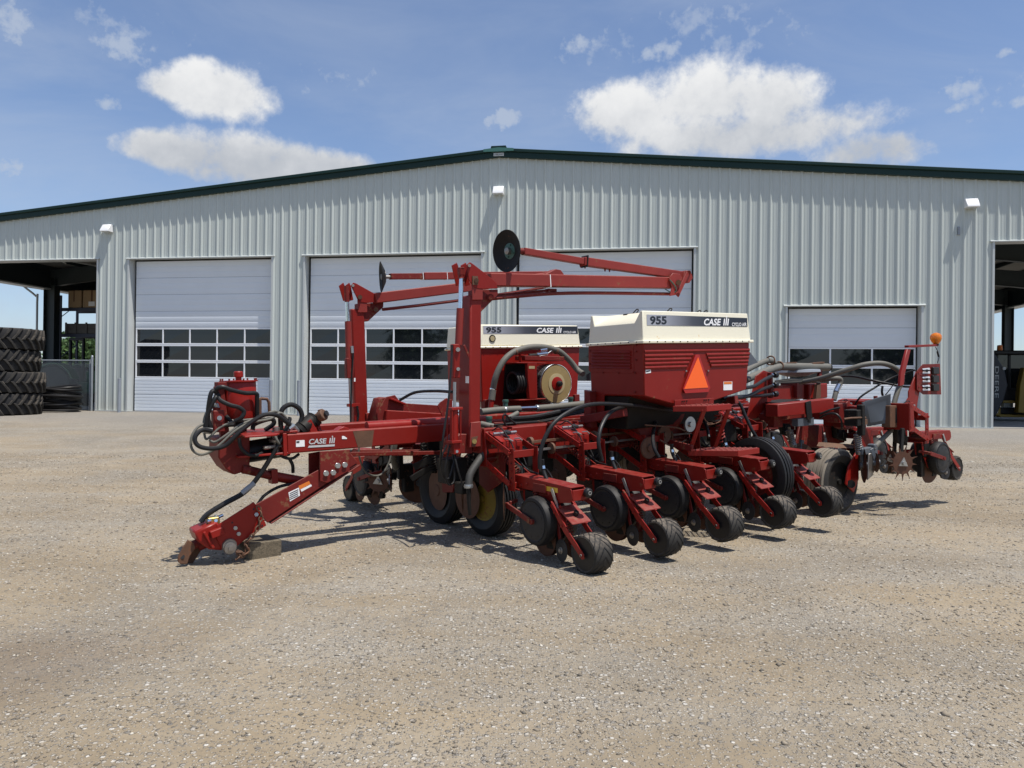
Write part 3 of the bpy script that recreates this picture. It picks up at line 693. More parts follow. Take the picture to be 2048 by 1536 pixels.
for i in range(2): MB().box((x0, DR + .02, zc + .03 + i * .24), (sB - .1, DR + .05, zc + .25 + i * .24)).build('board', M['crate'], c0, bev=.006)
for x in (x0 + .03, x0 + .55, x0 + 1.15, x0 + 1.75): MB().box((x, DR - .012, zc), (x + .1, DR + .018, zc + .55)).build('batten', M['crate'], c0, bev=.004)
MB().box((x0, DR + .06, zc), (sB - .1, DR + 1.0, zc + .5)).build('body', M['crate'], c0)
x0 = fac(134, 600, DR)[0]; zc = zA + .087
for k, (xx0, wdt, lab) in enumerate(((x0, .75, 'tall tan carton at the left end of the upper rack shelf'), (x0 + .82, 1.1, 'wide tan carton with white label on the upper rack shelf'))):
    b_ = MB().box((0, 0, 0), (wdt, .9, .86)).build('carton', M['tanbox'], None, bev=.03); b_.matrix_world = BROOT @ Matrix.Translation((xx0, DR + .05, zc)); tag(b_, lab, 'box')
    MB().box((wdt * .3, -.006, .08), (wdt * .3 + .34, -.001, .30)).build('label', M['white'], b_) if k else None
    MB().box((wdt * .42, -.004, .3), (wdt * .5, -.0005, .86)).build('strap', M['rust'], b_)
# wheel loader parked in the right bay
DL = 6.0
def L(px, py, d=DL): s, z = fac(px, py, d); return (s, d, z)
ld = empty('wheel_loader'); ld.matrix_world = BROOT; tag(ld, 'yellow and black wheel loader parked in the open right bay', 'loader')
bm_ = MB().prism([L(1975, 690), L(1985, 700), L(2009, 738), L(2016, 770), L(2008, 800), L(1992, 832), L(1975, 832)], (0, .35, 0)).build('boom_arm', M['navy'], ld, bev=.03)
p = L(1990, 733, DL - .01); text(MB(), 'DEERE', (p[0], DL - .012, p[2]), (0, 0, -1), (1, 0, 0), 1.15, .13).build('lettering', M['trim'], bm_)
MB().cyl((*L(2008, 737)[:1], DL - .03, L(2008, 737)[2]), (L(2008, 737)[0], DL + .4, L(2008, 737)[2]), .06, n=14).build('pivot_pin', M['trim'], ld)
x0, x1 = L(2008, 720)[0], L(2008, 720)[0] + 1.75; zt, zb_ = L(2010, 708)[2], L(2010, 800)[2]
cb = MB()
for x in (x0, x0 + .45, x0 + 1.2, x1 - .08):
    for y in (DL + .7, DL + 2.1): cb.box((x, y, zb_), (x + .09, y + .09, zt))
cb.box((x0, DL + .7, zb_ - .1), (x1, DL + 2.2, zb_ + .45)); cb.build('cab', M['black'], ld, bev=.01)
MB().box((x0 + .02, DL + .74, zb_ + .45), (x1, DL + .75, zt)).build('windscreen', M['glass'], ld)
MB().box((x0 - .12, DL + .5, zt), (x1 + .15, DL + 2.3, zt + .16)).build('cab_roof', M['black'], ld, bev=.04)
MB().lathe([(.09, 0), (.095, .03), (.085, .2), (0, .22)], (L(2020, 700)[0], DL + .8, zt + .16), (0, 0, 1), 16).build('beacon', M['orange'], ld)
yl = MB(); x2 = L(1996, 810)[0]; z2, z3 = L(2000, 803)[2], L(2000, 832)[2]
yl.box((x2, DL + .3, z3), (x2 + .22, DL + 1.2, z2)).box((x2 + .22, DL + .4, z2 - .06), (x2 + 1.6, DL + 1.2, z2 + .04)).box((x2 + .22, DL + .4, z3 - .05), (x2 + 1.6, DL + 1.0, z3 + .05))
yl.build('front_frame', M['jdy'], ld, bev=.02)
MB().box((x2 + .1, DL + .6, .25), (x2 + 2.4, DL + 2.0, z3 + .3)).build('chassis', M['black'], ld, bev=.03)
MB().prism([L(2036, 825), L(2040, 770), L(2048, 735), L(2075, 735), L(2075, 830)], (0, .3, 0)).build('lift_arm', M['jdy'], ld, bev=.02)
MB().cyl((*L(1992, 822)[:1], DL + .1, L(1992, 822)[2]), (L(1992, 822)[0], DL + .5, L(1992, 822)[2]), .12, n=16).build('headlamp', M['bolt'], ld)
for x in (x0 - .45, x1 + .1):
    w_ = MB().lathe([(.35, -.25), (.66, -.27), (.72, -.18), (.72, .18), (.66, .27), (.35, .25)], (x + .2, DL + 1.5, .72), (1, 0, 0), 28).build('wheel', M['tread'], ld)
    MB().lathe([(0, -.1), (.3, -.16), (.36, -.2), (.36, .2), (0, .1)], (x + .2, DL + 1.5, .72), (1, 0, 0), 22).build('rim', M['jdy'], w_)
# trees beyond the open bays
def tree(name, loc, h, rx, lab, seed, leaves=2600, grp='trees beyond the shop', lf=.34):
    rn = np.random.default_rng(seed); t_ = empty(name, Matrix.Translation(V(loc)))
    tk = MB().tube([(0, 0, -.3), (.1, .05, h * .25), (-.05, .1, h * .5), (.05, 0, h * .8)], h * .026, 8, 3, r2=h * .006)
    for k in range(9):
        a = k * 2.4; z = h * (.25 + .06 * k); Lb = rx * (.9 - .05 * k); tk.tube([(0, 0, z), (Lb * .5 * math.cos(a), Lb * .5 * math.sin(a), z + h * .10), (Lb * math.cos(a), Lb * math.sin(a), z + h * .15)], h * .010, 6, 2, r2=h * .002)
    tk.build('trunk', M['bark'], t_)
    cl = rn.normal(size=(26, 3)); cl /= np.linalg.norm(cl, axis=1)[:, None]; cl *= (rn.random((26, 1)) ** .5)
    cen = np.array([0, 0, h * .6]) + cl * np.array([rx * .8, rx * .8, h * .33]); rr = rx * (.26 + .2 * rn.random(26))
    ci = rn.integers(0, 26, leaves); d = rn.normal(size=(leaves, 3)); d /= np.linalg.norm(d, axis=1)[:, None]
    c = cen[ci] + d * rr[ci][:, None] * (rn.random((leaves, 1)) ** .4); u = rn.normal(size=(leaves, 3)); u /= np.linalg.norm(u, axis=1)[:, None]; v = np.cross(u, rn.normal(size=(leaves, 3))); v /= np.linalg.norm(v, axis=1)[:, None]
    s_ = lf * (.6 + .8 * rn.random((leaves, 1))); q = np.stack([c - u * s_, c - v * s_ * .5, c + u * s_, c + v * s_ * .5], 1).reshape(-1, 3)
    me = bpy.data.meshes.new('crown'); me.from_pydata(q.tolist(), [], [(4 * i, 4 * i + 1, 4 * i + 2, 4 * i + 3) for i in range(leaves)]); me.materials.append(M['leaf'])
    o = bpy.data.objects.new('crown', me); COL.objects.link(o); o.parent = t_
    tag(t_, lab, 'tree', grp); return t_
for k, (px, dep, h, rx, lab) in enumerate(((172, 62, 8.6, 4.6, 'broad green tree seen right of the roll bar through the left bay'), (148, 75, 7.6, 3.6, 'smaller green tree seen through the left bay above the fence'), (131, 95, 6.0, 4.0, 'low dark tree farthest left beyond the left bay'))):
    s, z = fac(px, 720, dep); p = bl(s, dep, 0); tree('broadleaf_tree', p, h, rx, lab, 40 + k)
for k, (x, y, h, rx) in enumerate(((-34, -34, 9.0, 5.0), (-23, -42, 11.0, 5.5), (-9, -36, 7.0, 4.2), (6, -44, 8.0, 5.0), (19, -34, 9.5, 4.8), (29, -40, 11.5, 5.6), (42, -30, 8.5, 5.2))):
    tree('yard_tree', (x, y, 0), h, rx, 'leafy tree across the yard, seen only mirrored in the overhead door glass', 60 + k, 1800, 'trees mirrored in the door glass', .42)

# ------------------------------------------------------------ the planter  (machine x = r: rearwards, y = q: away from the camera, z = up)
PM = Matrix(((MM[0][0], MM[0][1], MM[0][2], MO[0]), (MM[1][0], MM[1][1], MM[1][2], MO[1]), (MM[2][0], MM[2][1], MM[2][2], MO[2]), (0, 0, 0, 1)))
PL = tag(empty('row_crop_planter', PM), 'red folded row crop planter with cream seed bins parked on the gravel', 'planter')
red, redc, redf, redd = M['red'], M['redc'], M['redf'], M['redd']
NEARN = V((0, -1, 0))
def gz(r): return -TILT * r                      # yard level in machine coordinates
def bolts(mb, pts, ax, R=.014, h=.012):
    ax = V(ax).normalized()
    for p in pts: mb.cyl(V(p), V(p) + ax * h, R, n=6)
    return mb
# ---- row unit template: local x = across the unit, y = forwards (towards the bar), z = up, origin under the press wheel
def holes_disc(mb, o, ax, R, n, r, h):
    ax_, u, w_ = mb.frame(ax)
    for i in range(n):
        a = 2 * math.pi * i / n; p = V(o) + (u * math.cos(a) + w_ * math.sin(a)) * R
        mb.cyl(p, p + ax_ * h, r, n=8)
def gauge_wheel(sx):
    c = V((.105 * sx, .52, .33)); m = MB()
    m.mat(0).lathe([(.150, -.055), (.168, -.057), (.186, -.046), (.196, -.022), (.199, .0), (.196, .03), (.186, .05), (.168, .056), (.15, .05)], c, (sx, 0, 0), 40)
    m.mat(1).lathe([(.0, .050), (.05, .052), (.142, .056), (.150, .053), (.158, .057), (.160, .045), (.160, .0)], c, (sx, 0, 0), 40)
    m.mat(2); holes_disc(m, c + V((.0535 * sx, 0, 0)), (sx, 0, 0), .125, 9, .0075, .0035)
    m.mat(3).cyl(c + V((.05 * sx, 0, 0)), c + V((.075 * sx, 0, 0)), .022, n=10)
    return m
def press_wheel():
    m = MB(); c = V((0, 0, .152))
    m.mat(0).lathe([(.118, -.083), (.130, -.090), (.142, -.084), (.149, -.06), (.1515, 0), (.149, .06), (.142, .084), (.130, .090), (.118, .083), (.118, -.083)], c, (1, 0, 0), 44)
    N = 14
    for i in range(N):
        for sg in (-1, 1):
            pr = None
            for k in range(5):
                u = k / 4; a = 2 * math.pi * i / N + .78 * u; x = sg * .086 * u; R_ = .1525 - .006 * u * u
                p = c + V((x, R_ * math.cos(a), R_ * math.sin(a))); nn = V((0, math.cos(a), math.sin(a)))
                if pr is not None: m.mat(3).beam(pr, p, .006, .0045, nn)
                pr = p
    m.mat(1).lathe([(.118, -.083), (.112, -.05), (.106, .03), (.035, .035), (.035, -.03), (.02, -.035), (0, -.035)], c, (1, 0, 0), 32)
    m.lathe([(.118, .083), (.112, .06), (.108, .042), (.035, .040), (.035, .06), (0, .06)], c, (1, 0, 0), 32)
    m.mat(2); holes_disc(m, c + V((.031, 0, 0)), (-1, 0, 0), .075, 6, .008, .012)
    return m
UT = []
def ut(name, mb, mats, bev=0.0, ang=35): UT.append((name, mb.mesh(name, mats, bev, ang)))
fr_ = MB()
sp = [(.87, .655), (.16, .628), (.135, .615), (.125, .55), (.16, .515), (.31, .495), (.36, .548), (.87, .555)]
for x in (-.072, .064): fr_.prism([(x, y, z) for y, z in sp], (.008, 0, 0))
fr_.beam((0, .87, .656), (0, .15, .629), .142, .010); fr_.box((-.064, .128, .53), (.064, .140, .612)); fr_.box((-.1, .78, .535), (.1, .90, .55))
for x in (-.046, .036): fr_.prism([(x, .40, .54), (x, .80, .54), (x, .78, .40), (x, .66, .22), (x, .50, .20), (x, .42, .36)], (.010, 0, 0))
bolts(fr_, [(-.072, .70, .60), (-.072, .58, .60), (-.072, .78, .58), (-.072, .40, .56), (-.072, .27, .47)], (-1, 0, 0), .011)
root_me = fr_.mesh('row_unit', red, .003)
rb = MB()
for x in (-.128, .120): rb.prism([(x, .80, .53), (x, .90, .53), (x, .875, .60), (x, .875, .885), (x, .80, .885), (x, .795, .62), (x, .80, .53)][:-1], (.009, 0, 0))
rb.box((-.12, .83, .55), (.12, .86, .60)).box((-.12, .84, .80), (.12, .855, .86)); bolts(rb, [(-.128, .84, .845), (-.128, .845, .585), (-.128, .84, .70)], (-1, 0, 0), .012); ut('rear_bracket', rb, red, .003)
fb = MB()
for x in (-.150, .141): fb.prism([(x, 1.17, .70), (x, 1.29, .70), (x, 1.29, 1.03), (x, 1.19, 1.03)], (.009, 0, 0))
fb.box((-.15, 1.262, .72), (.15, 1.288, 1.02)); ut('front_bracket', fb, red, .003)
for x in (-.138, .130):
    for (y0, z0), (y1, z1) in (((1.22, .985), (.845, .845)), ((1.24, .755), (.855, .585))):
        m = MB().beam((x, y0, z0), (x, y1, z1), .010, .052); bolts(m, [(x - .005, y0, z0), (x - .005, y1, z1)], (-1, 0, 0), .013, .010)
        ut('parallel_arm', m, redc if x < 0 else red, .002)
cp = MB().beam((0, 1.19, 1.0), (0, .99, .925), .23, .008); cp.box((-.115, 1.17, .93), (.115, 1.178, 1.005)).box((-.10, .985, .84), (.10, .993, .92)); ut('cover_plate', cp, redc, .002)
hb_ = MB().tube([(-.06, 1.02, .945), (-.06, .96, .95), (-.02, .955, .93)], .006, 6, 1).tube([(.03, 1.0, .945), (.05, .955, .95), (.08, .96, .93)], .006, 6, 1).tube([(-.12, 1.10, .99), (.12, 1.10, .99)], .011, 8, 1); ut('latch_handle', hb_, M['bolt'])
ut('adjuster_grip', MB().lathe([(.0, -.012), (.030, -.012), (.034, 0), (.030, .012), (0, .014)], (.0, 1.06, .995), (0, -.35, 1), 14), M['black'])
ut('spring', MB().spring((0, 1.15, .80), (0, .90, .66), .024, .005, 9), M['redd'])
ut('cross_tube', MB().cyl((-.13, 1.225, .985), (.13, 1.225, .985), .016, n=10).cyl((-.13, 1.24, .755), (.13, 1.24, .755), .016, n=10).cyl((-.13, .855, .585), (.13, .855, .585), .014, n=10), M['redd'])
for sx in (-1, 1):
    ut('opener_disc', MB().lathe([(0, -.012), (.05, -.012), (.06, -.004), (.175, .0), (.06, .004), (0, .006)], (.018 * sx, .56, .20), (sx, .10, -.03), 32), M['disc'])
    ut('gauge_wheel', gauge_wheel(sx), [M['rubber'], M['hub'], M['black'], M['redd']])
    ga = MB().beam((.172 * sx, .86, .42), (.172 * sx, .54, .335), .014, .045).beam((.172 * sx, .86, .42), (.05 * sx, .88, .44), .03, .03); bolts(ga, [(.172 * sx, .545, .336)], (sx, 0, 0), .018, .016); ut('gauge_arm', ga, redd, .003)
ut('press_wheel', press_wheel(), [M['rubberd'], M['black'], M['bolt'], M['rubber']])
for sx in (-1, 1):
    pa = MB().prism([(.098 * sx, .36, .475), (.098 * sx, .33, .505), (.098 * sx, .16, .32), (.098 * sx, -.025, .165), (.098 * sx, -.03, .13), (.098 * sx, -.005, .12), (.098 * sx, .20, .29)], (.009 * sx, 0, 0)); pa.beam((.0985 * sx, .345, .507), (.0985 * sx, .165, .335), .024, .006, (0, .7, .7))
    bolts(pa, [(.107 * sx, 0, .148), (.107 * sx, .22, .335), (.107 * sx, .30, .43)], (sx, 0, 0), .010, .008); ut('press_arm', pa, redc, .002)
ut('axle', MB().cyl((-.115, 0, .15), (.115, 0, .15), .011, n=10), M['bolt'])
pb = MB().beam((0, .285, .462), (0, .105, .36), .19, .010, (0, -.5, .8)).box((-.08, .285, .42), (.08, .297, .47)); ut('press_bracket', pb, redf, .004)
kn = MB()
for i in range(6): a = i * math.pi / 3; kn.cyl((.012 * math.cos(a), .185 + .012 * math.sin(a) * .7, .405 + .012 * math.sin(a) * .7), (.012 * math.cos(a), .165 + .012 * math.sin(a) * .7, .44 + .012 * math.sin(a) * .7), .009, n=8)
ut('star_knob', kn, M['black'])
k2 = MB().lathe([(0, -.028), (.026, -.028), (.036, -.02), (.038, .005), (.030, .014), (0, .014)], (.06, .105, .585), (0, 1, 0), 16); k2.mat(1).lathe([(.010, -.032), (.016, -.032), (.016, -.026), (.010, -.026), (.010, -.032)], (.06, .105, .585), (0, 1, 0), 14)
ut('depth_knob', k2, [M['black'], M['bolt']])
for sx, mt in ((-1, 'hub'), (1, 'disc')):
    cdm = MB().lathe([(0, .006), (.086, .003), (.088, 0), (.086, -.003), (0, -.006)], (.065 * sx, .28 + (.03 if sx > 0 else 0), .13), (sx, .18, .05), 30); cdm.mat(1).lathe([(.028, 0), (.028, .010), (.018, .014), (.018, .022), (.010, .024), (0, .026)], (.065 * sx, .28 + (.03 if sx > 0 else 0), .13), (sx, .18, .05), 16)
    cdm.mat(2).beam((.05 * sx, .30, .14), (.035 * sx, .38, .40), .012, .03); ut('closing_disc', cdm, [M[mt], M['steel'], redd])
ut('spring_lower', MB().spring((.03, .30, .42), (.02, .26, .24), .020, .004, 9), M['redd'])
bt = MB().box((-.03, .42, .10), (.03, .52, .34)).box((-.055, .60, .36), (.055, .76, .54)).box((-.028, .70, .12), (.028, .78, .38)); ut('seed_boot', bt, M['dark'], .006)
sh = MB().tube([(.02, .605, .80), (.02, .60, .72), (.025, .545, .62)], .017, 10, 5); sh.mat(1).lathe([(.021, -.012), (.021, .012)], (.02, .60, .735), (0, .25, 1), 12); sh.mat(2).tube([(.055, .60, .72), (.075, .56, .66), (.06, .52, .60)], .006, 6, 3); ut('seed_hose', sh, [M['hose'], M['chrome'], M['black']])
dc_ = MB().prism([(.05, .93, .50), (.05, 1.16, .56), (.05, 1.18, .74), (.05, .98, .70)], (.06, 0, 0)); dc_.cyl((.04, 1.10, .66), (.12, 1.10, .66), .03, n=12).cyl((.04, .99, .58), (.12, .99, .58), .04, n=14); ut('added_dark_case', dc_, M['dark'], .008)  # dark case added to fill the unit's gap with shade
ut('unit_wiring', MB().tube([(-.04, 1.24, 1.0), (-.05, 1.10, 1.04), (-.03, .98, .93), (-.02, .90, .80), (.02, .82, .70), (.05, .70, .67)], .006, 6, 5).tube([(.06, 1.24, 1.0), (.08, 1.08, .93), (.09, .96, .78), (.06, .86, .68)], .005, 6, 5), M['black'])
hl_ = MB()
for x_ in (-.1435, .1355):
    for k in range(4):
        for (y0, z0), (y1, z1) in (((1.22, .985), (.845, .845)), ((1.24, .755), (.855, .585))):
            f_ = .22 + .18 * k; hl_.cyl((x_, y0 + (y1 - y0) * f_, z0 + (z1 - z0) * f_), (x_ - .001, y0 + (y1 - y0) * f_, z0 + (z1 - z0) * f_), .007, n=8)
    for z_ in (.64, .70, .76): hl_.cyl((-.1285, .835, z_), (-.1295, .835, z_), .008, n=8)
ut('arm_hole', hl_, M['seal'])
sp2 = MB().cyl((-.05, .62, .56), (-.05, .55, .38), .016, n=10).spring((-.05, .62, .57), (-.05, .55, .40), .026, .005, 8).box((-.085, .44, .555), (-.0725, .60, .62)); ut('gauge_stop', sp2, redd)
ut('latch_lever', MB().beam((-.085, .36, .60), (-.085, .30, .49), .008, .026).beam((-.085, .30, .49), (-.088, .285, .455), .006, .02), M['bolt'])
ut('decal', MB().box((-.0735, .30, .575), (-.0722, .46, .612)), M['ylabel'])
def row_unit(mat, skip=()):
    u = inst('row_unit', root_me, PL, mat)
    for nme, me in UT:
        if nme in skip: continue
        inst(nme, me, u)
    return u
for i in range(5): row_unit(Matrix.Translation((.762 * i, 0, 0)), () if i == 0 else ('decal',))
for i in range(6): row_unit(Matrix.Translation((-.10 + .762 * i, 4.12, .02)) @ Matrix.Rotation(math.pi, 4, 'Z'), ('decal', 'seed_hose'))
REAR = [row_unit(Matrix.Translation((6.13, qq, .0)) @ Matrix.Rotation(math.pi / 2, 4, 'Z'), ('decal', 'seed_hose')) for qq in (.22, .98, 1.74, 2.5, 3.26, 3.95)]

# ---- wheels that carry the bars
def big_wheel(o, ax, R, W, rim, rimmat, ribs=5, tmat='rubber', name='ground_wheel', tread=None):
    m = MB(); hw = W / 2; rr = R * .56; pr = [(rr, -hw * .62), (rr * 1.12, -hw * .80), (R * .80, -hw), (R * .93, -hw * .86)]
    for i in range(ribs):
        x0 = -hw * .80 + 1.6 * hw * i / ribs; x1 = -hw * .80 + 1.6 * hw * (i + 1) / ribs; cr = 1 - .035 * (((x0 + x1) / 2) / hw) ** 2
        pr += [(R * cr, x0 + .004), (R * cr, x1 - .010), (R * cr - .014, x1 - .007), (R * cr - .014, x1 + .001)]
    pr += [(R * .93, hw * .86), (R * .80, hw), (rr * 1.12, hw * .80), (rr, hw * .62)]
    pr.append(pr[0]); m.lathe(pr, o, ax, 56)
    if tread:
        np_ = len(pr) - 1
        for i in range(len(m.mi)):
            if 3 <= i % np_ <= 3 + 4 * ribs: m.mi[i] = 1
    t_ = m.build(name, [M[tmat], M[tread or tmat]], PL, ang=30)
    n = MB(); n.lathe([(rr * 1.02, -hw * .62), (rr * 1.06, -hw * .70), (rr * .96, -hw * .66), (rr * .86, -hw * .1), (rr * .45, -hw * .05), (rr * .30, -hw * .30), (rr * .30, -hw * .42), (.03, -hw * .46), (.03, -hw * .8), (0, -hw * .8)], o, ax, 40)
    n.lathe([(rr * 1.02, hw * .62), (rr * 1.06, hw * .70), (rr * .96, hw * .66), (rr * .86, hw * .3), (rr * .3, hw * .25), (rr * .28, hw * .55), (0, hw * .55)], o, ax, 40)
    n.mat(1); ax_, u, w_ = n.frame(ax)
    for i in range(5):
        a = 2 * math.pi * i / 5; p = V(o) + (u * math.cos(a) + w_ * math.sin(a)) * rr * .62 - ax_ * hw * .06; n.cyl(p, p - ax_ * .012, .010, n=6)
        p = V(o) + (u * math.cos(a + .6) + w_ * math.sin(a + .6)) * rr * .68 - ax_ * hw * .085; n.mat(2).cyl(p, p - ax_ * .003, .03, n=12); n.mat(1)
    n.build('rim', [rimmat, M['bolt'], M['black']], t_); return t_
big_wheel((.14, 1.60, gz(.14) + .352), (1, .06, 0), .35, .20, 1, M['yellow'])
big_wheel((.10, 2.36, gz(.10) + .352), (1, .05, 0), .35, .20, 1, M['dark'])
big_wheel((2.68, .50, .415), (1, 0, 0), .37, .20, 1, redd, 4)
big_wheel((2.60, 3.60, .415), (1, 0, 0), .37, .20, 1, redd, 4)
big_wheel((4.10, .58, gz(4.10) + .372), (0, 1, 0), .37, .28, 1, M['dark'], 5, 'rubberd', tread='treadd')
big_wheel((4.02, 3.55, gz(4.02) + .372), (0, 1, 0), .37, .28, 1, M['dark'], 5, 'rubberd', tread='treadd')
# legs of the near front wheel: red side plates seen in front of the yellow rim
MB().prism([P(958, 905, r=.0), P(1010, 905, r=.0), P(1008, 960, r=.0), P(975, 985, r=.0), P(958, 968, r=.0)], (.02, 0, 0)).build('wheel_leg', redd, PL, .004)
MB().prism([P(878, 905, r=-.02), P(920, 905, r=-.02), P(905, 985, r=-.02), P(885, 985, r=-.02)], (.02, 0, 0)).build('wheel_leg', redd, PL, .004)

# ---- bars
def bar(name, a, b, w_, h, mat=red, bev=.006, **k): return MB().beam(a, b, w_, h, **k).build(name, mat, PL, bev)
bar('near_toolbar', (-.20, 1.385, .92), (3.75, 1.385, .92), .18, .18)
bar('far_toolbar', (-.50, 2.73, .94), (3.75, 2.73, .94), .18, .18)
bar('rear_toolbar', (4.95, .30, .88), (4.95, 3.85, .88), .18, .18)
for i in range(5):
    r0 = .762 * i
    for dx in (-.10, .10):
        MB().tube([(r0 + dx, 1.285, .80), (r0 + dx, 1.285, 1.03), (r0 + dx, 1.485, 1.03), (r0 + dx, 1.485, .80)], .009, 6, 1).build('u_bolt', M['rust'], PL)
# tongue: two rails
TN, TF = 1.81, 2.20
bar('tongue_rail', (-1.69, TN, .988), (4.6, TN, .93), .14, .158, red, .010)
bar('tongue_rail', (-1.69, TF, 1.02), (4.6, TF, .95), .14, .158, red, .010)
MB().box((-1.72, TN - .074, .895), (-1.69, TN + .075, 1.075)).build('rail_end_plate', redc, PL, .003)
MB().cyl((-.95, TN + .03, 1.07), (.30, TN + .03, 1.05), .045, n=16).build('hydraulic_cylinder', redc, PL)
MB().prism([P(664, 870, q=TN - .05), P(680, 857, q=TN - .05), P(688, 853, q=TN - .05), P(697, 856, q=TN - .05), P(703, 866, q=TN - .05)], (0, .1, 0)).build('cylinder_lug', redc, PL, .004)
# tongue decals
def on(px, py, q): return P(px, py, q=q)
QD = TN - .0725
def quad(mb, px4, q, th=.0015): return mb.prism([P(x, y, q=q) for x, y in px4], (0, th, 0))
quad(MB(), [(592, 881), (609, 880), (609.5, 893), (592, 894)], QD).build('paper_label', M['white'], PL)
quad(MB(), [(593, 882.5), (599, 882), (599, 885.5), (593, 886)], QD - .002).build('label_print', M['ink'], PL)
def case_logo(o, xd, yd, W, H, bar_, mat, par):
    """white CASE lettering, the three-post mark and its underline, lower left at o"""
    o, xd, yd = V(o), V(xd), V(yd); hb = H * .26 if bar_ else 0; mb = MB()
    text(mb, 'CASE', o + xd * W * .05 + yd * (hb + H * .06), xd, yd, W * .66, (H - hb) * .72, shear=.18, bold=.028); mb.build('maker_lettering', mat, par); mb = MB()
    for k, (x0, h) in enumerate(((.80, .62), (.88, .95), (.955, .72))):
        b0 = o + xd * W * x0 + yd * (hb + H * .06); hh = (H - hb) * (.72 if k != 1 else .80)
        mb.add([b0, b0 + xd * W * .045, b0 + xd * (W * .045 + hh * .18) + yd * hh, b0 + xd * (hh * .18) + yd * hh], [(0, 1, 2, 3)])
    c = o + xd * (W * .935 + 0) + yd * (hb + H * .06 + (H - hb) * .92); r = W * .026
    mb.add([c + (xd * math.cos(a) + yd * math.sin(a)) * r for a in [k * math.pi / 4 for k in range(8)]], [tuple(range(8))])
    if bar_: mb.add([o, o + xd * W, o + xd * (W + H * .05) + yd * H * .2, o + xd * W * .05 + yd * H * .2], [(0, 1, 2, 3)])
    mb.build('maker_mark', mat, par)
a = P(615.5, 895.5, q=QD - .001); b = P(669, 892.5, q=QD - .001); xd = (b - a); case_logo(a, xd.normalized(), (0, 0, 1), xd.length, .083, True, M['silver'], PL)
quad(MB(), [(684, 872), (688, 872), (694, 876), (694, 878), (684, 878)], QD - .001).build('torn_sticker', M['white'], PL)
# scraped bare band on the rail
MB().prism([P(706, 862.5, q=QD + .0005), P(748, 860.5, q=QD + .0005), P(744, 893, q=QD + .0005), P(716, 895, q=QD + .0005)], (0, .001, 0)).build('worn_band', M['rust'], PL)
# bracket plate under the rail, with the drop leg
QL = 1.735
MB().prism([P(640, 903, q=QL), P(700, 899, q=QL), P(700, 941, q=QL), P(655, 966, q=QL), P(640, 962, q=QL)], (0, .018, 0)).prism([P(618, 907, q=QL + .16), P(640, 903, q=QL + .16), P(640, 962, q=QL + .16), P(618, 962, q=QL + .16)], (0, .018, 0)).build('drop_bracket', redd, PL, .003)
bolts(MB(), [P(*p_, q=QL) for p_ in ((651.5, 946.5), (666, 945), (675, 931), (689, 929.5))], (0, -1, 0), .020, .016).build('bracket_bolt', M['bolt'], PL, .003)
lt0, lt1 = P(700, 922, q=QL + .02), P(522, 1030, q=QL + .02)
leg = MB()
for qq in (QL + .02, QL + .20):
    leg.prism([P(506, 1012, q=qq), P(640, 938, q=qq), P(700, 905, q=qq), P(716, 925, q=qq), P(535, 1046, q=qq)], (0, .012, 0))
leg.beam(P(535, 1044, q=QL + .11), P(712, 928, q=QL + .11), .18, .012, (.4, 0, .9)); leg.build('drop_leg', redd, PL, .004)
quad(MB(), [(577, 985), (598, 975), (600, 991), (580, 1003)], QL + .0185).build('safety_label', M['white'], PL)
for k in range(4): quad(MB(), [(579.5, 986.5 + 3.9 * k), (596.5, 978.5 + 3.9 * k), (596.7, 979.8 + 3.9 * k), (579.7, 987.8 + 3.9 * k)], QL + .0165).build('label_text', M['ink'], PL)
quad(MB(), [(597, 972), (618, 962), (621, 968), (600, 979)], QL + .0185).build('warning_label', M['orange'], PL)
quad(MB(), [(601, 979), (622, 968.5), (624, 972), (603, 983.5)], QL + .0182).build('label_text', M['white'], PL)
ft = MB()
for qq in (QL - .012, QL + .225):
    ft.prism([P(437, 1049, q=qq), P(507.5, 1004, q=qq), P(519, 1018, q=qq), P(533, 1051, q=qq), P(505, 1068, q=qq), P(463, 1101, q=qq), P(446, 1101, q=qq), P(430, 1070, q=qq)], (0, .014, 0))
ft.build('foot_plate', redc, PL, .003)
MB().prism([P(389, 1064, q=QL + .005), P(434, 1043, q=QL + .005), P(455, 1075, q=QL + .005), P(446, 1101, q=QL + .005), P(418, 1099, q=QL + .005), P(396, 1083, q=QL + .005)], (0, .21, 0)).build('hitch_block', redc, PL, .012)
MB().beam(P(421, 1070, q=QL - .02), P(446, 1060, q=QL - .02), .05, .055).beam(P(408, 1064, q=QL - .01), P(427, 1096, q=QL - .01), .03, .02).build('block_rib', redc, PL, .004)
bolts(MB(), [P(*p_, q=QL - .012) for p_ in ((470.5, 1056), (477, 1067.5))], (0, -1, 0), .013, .014).cyl(P(513, 1029, q=QL - .012), P(513, 1029, q=QL - .03), .014, n=6).build('foot_bolt', M['bolt'], PL, .002)
MB().cyl(P(507, 1018, q=QL - .013), P(507, 1018, q=QL - .0115), .009, n=10).cyl(P(464, 1045, q=QL - .013), P(464, 1045, q=QL - .0115), .008, n=10).cyl(P(524, 1051, q=QL - .013), P(524, 1051, q=QL - .0115), .008, n=10).build('bolt_hole', M['black'], PL)
c = P(460, 1096, q=QL - .03); MB().lathe([(.052, 0), (.056, .012), (.056, .03)], c + V((0, 0, .014)), (0, 1, 0), 24).lathe([(0, -.030), (.018, -.030), (.018, -.016), (.044, -.014), (.047, -.008), (.047, .04)], c, (0, 1, 0), 24).cyl(c + V((0, .04, 0)), c + V((0, .28, 0)), .045, n=20).build('pivot_pin', M['steel'], PL)
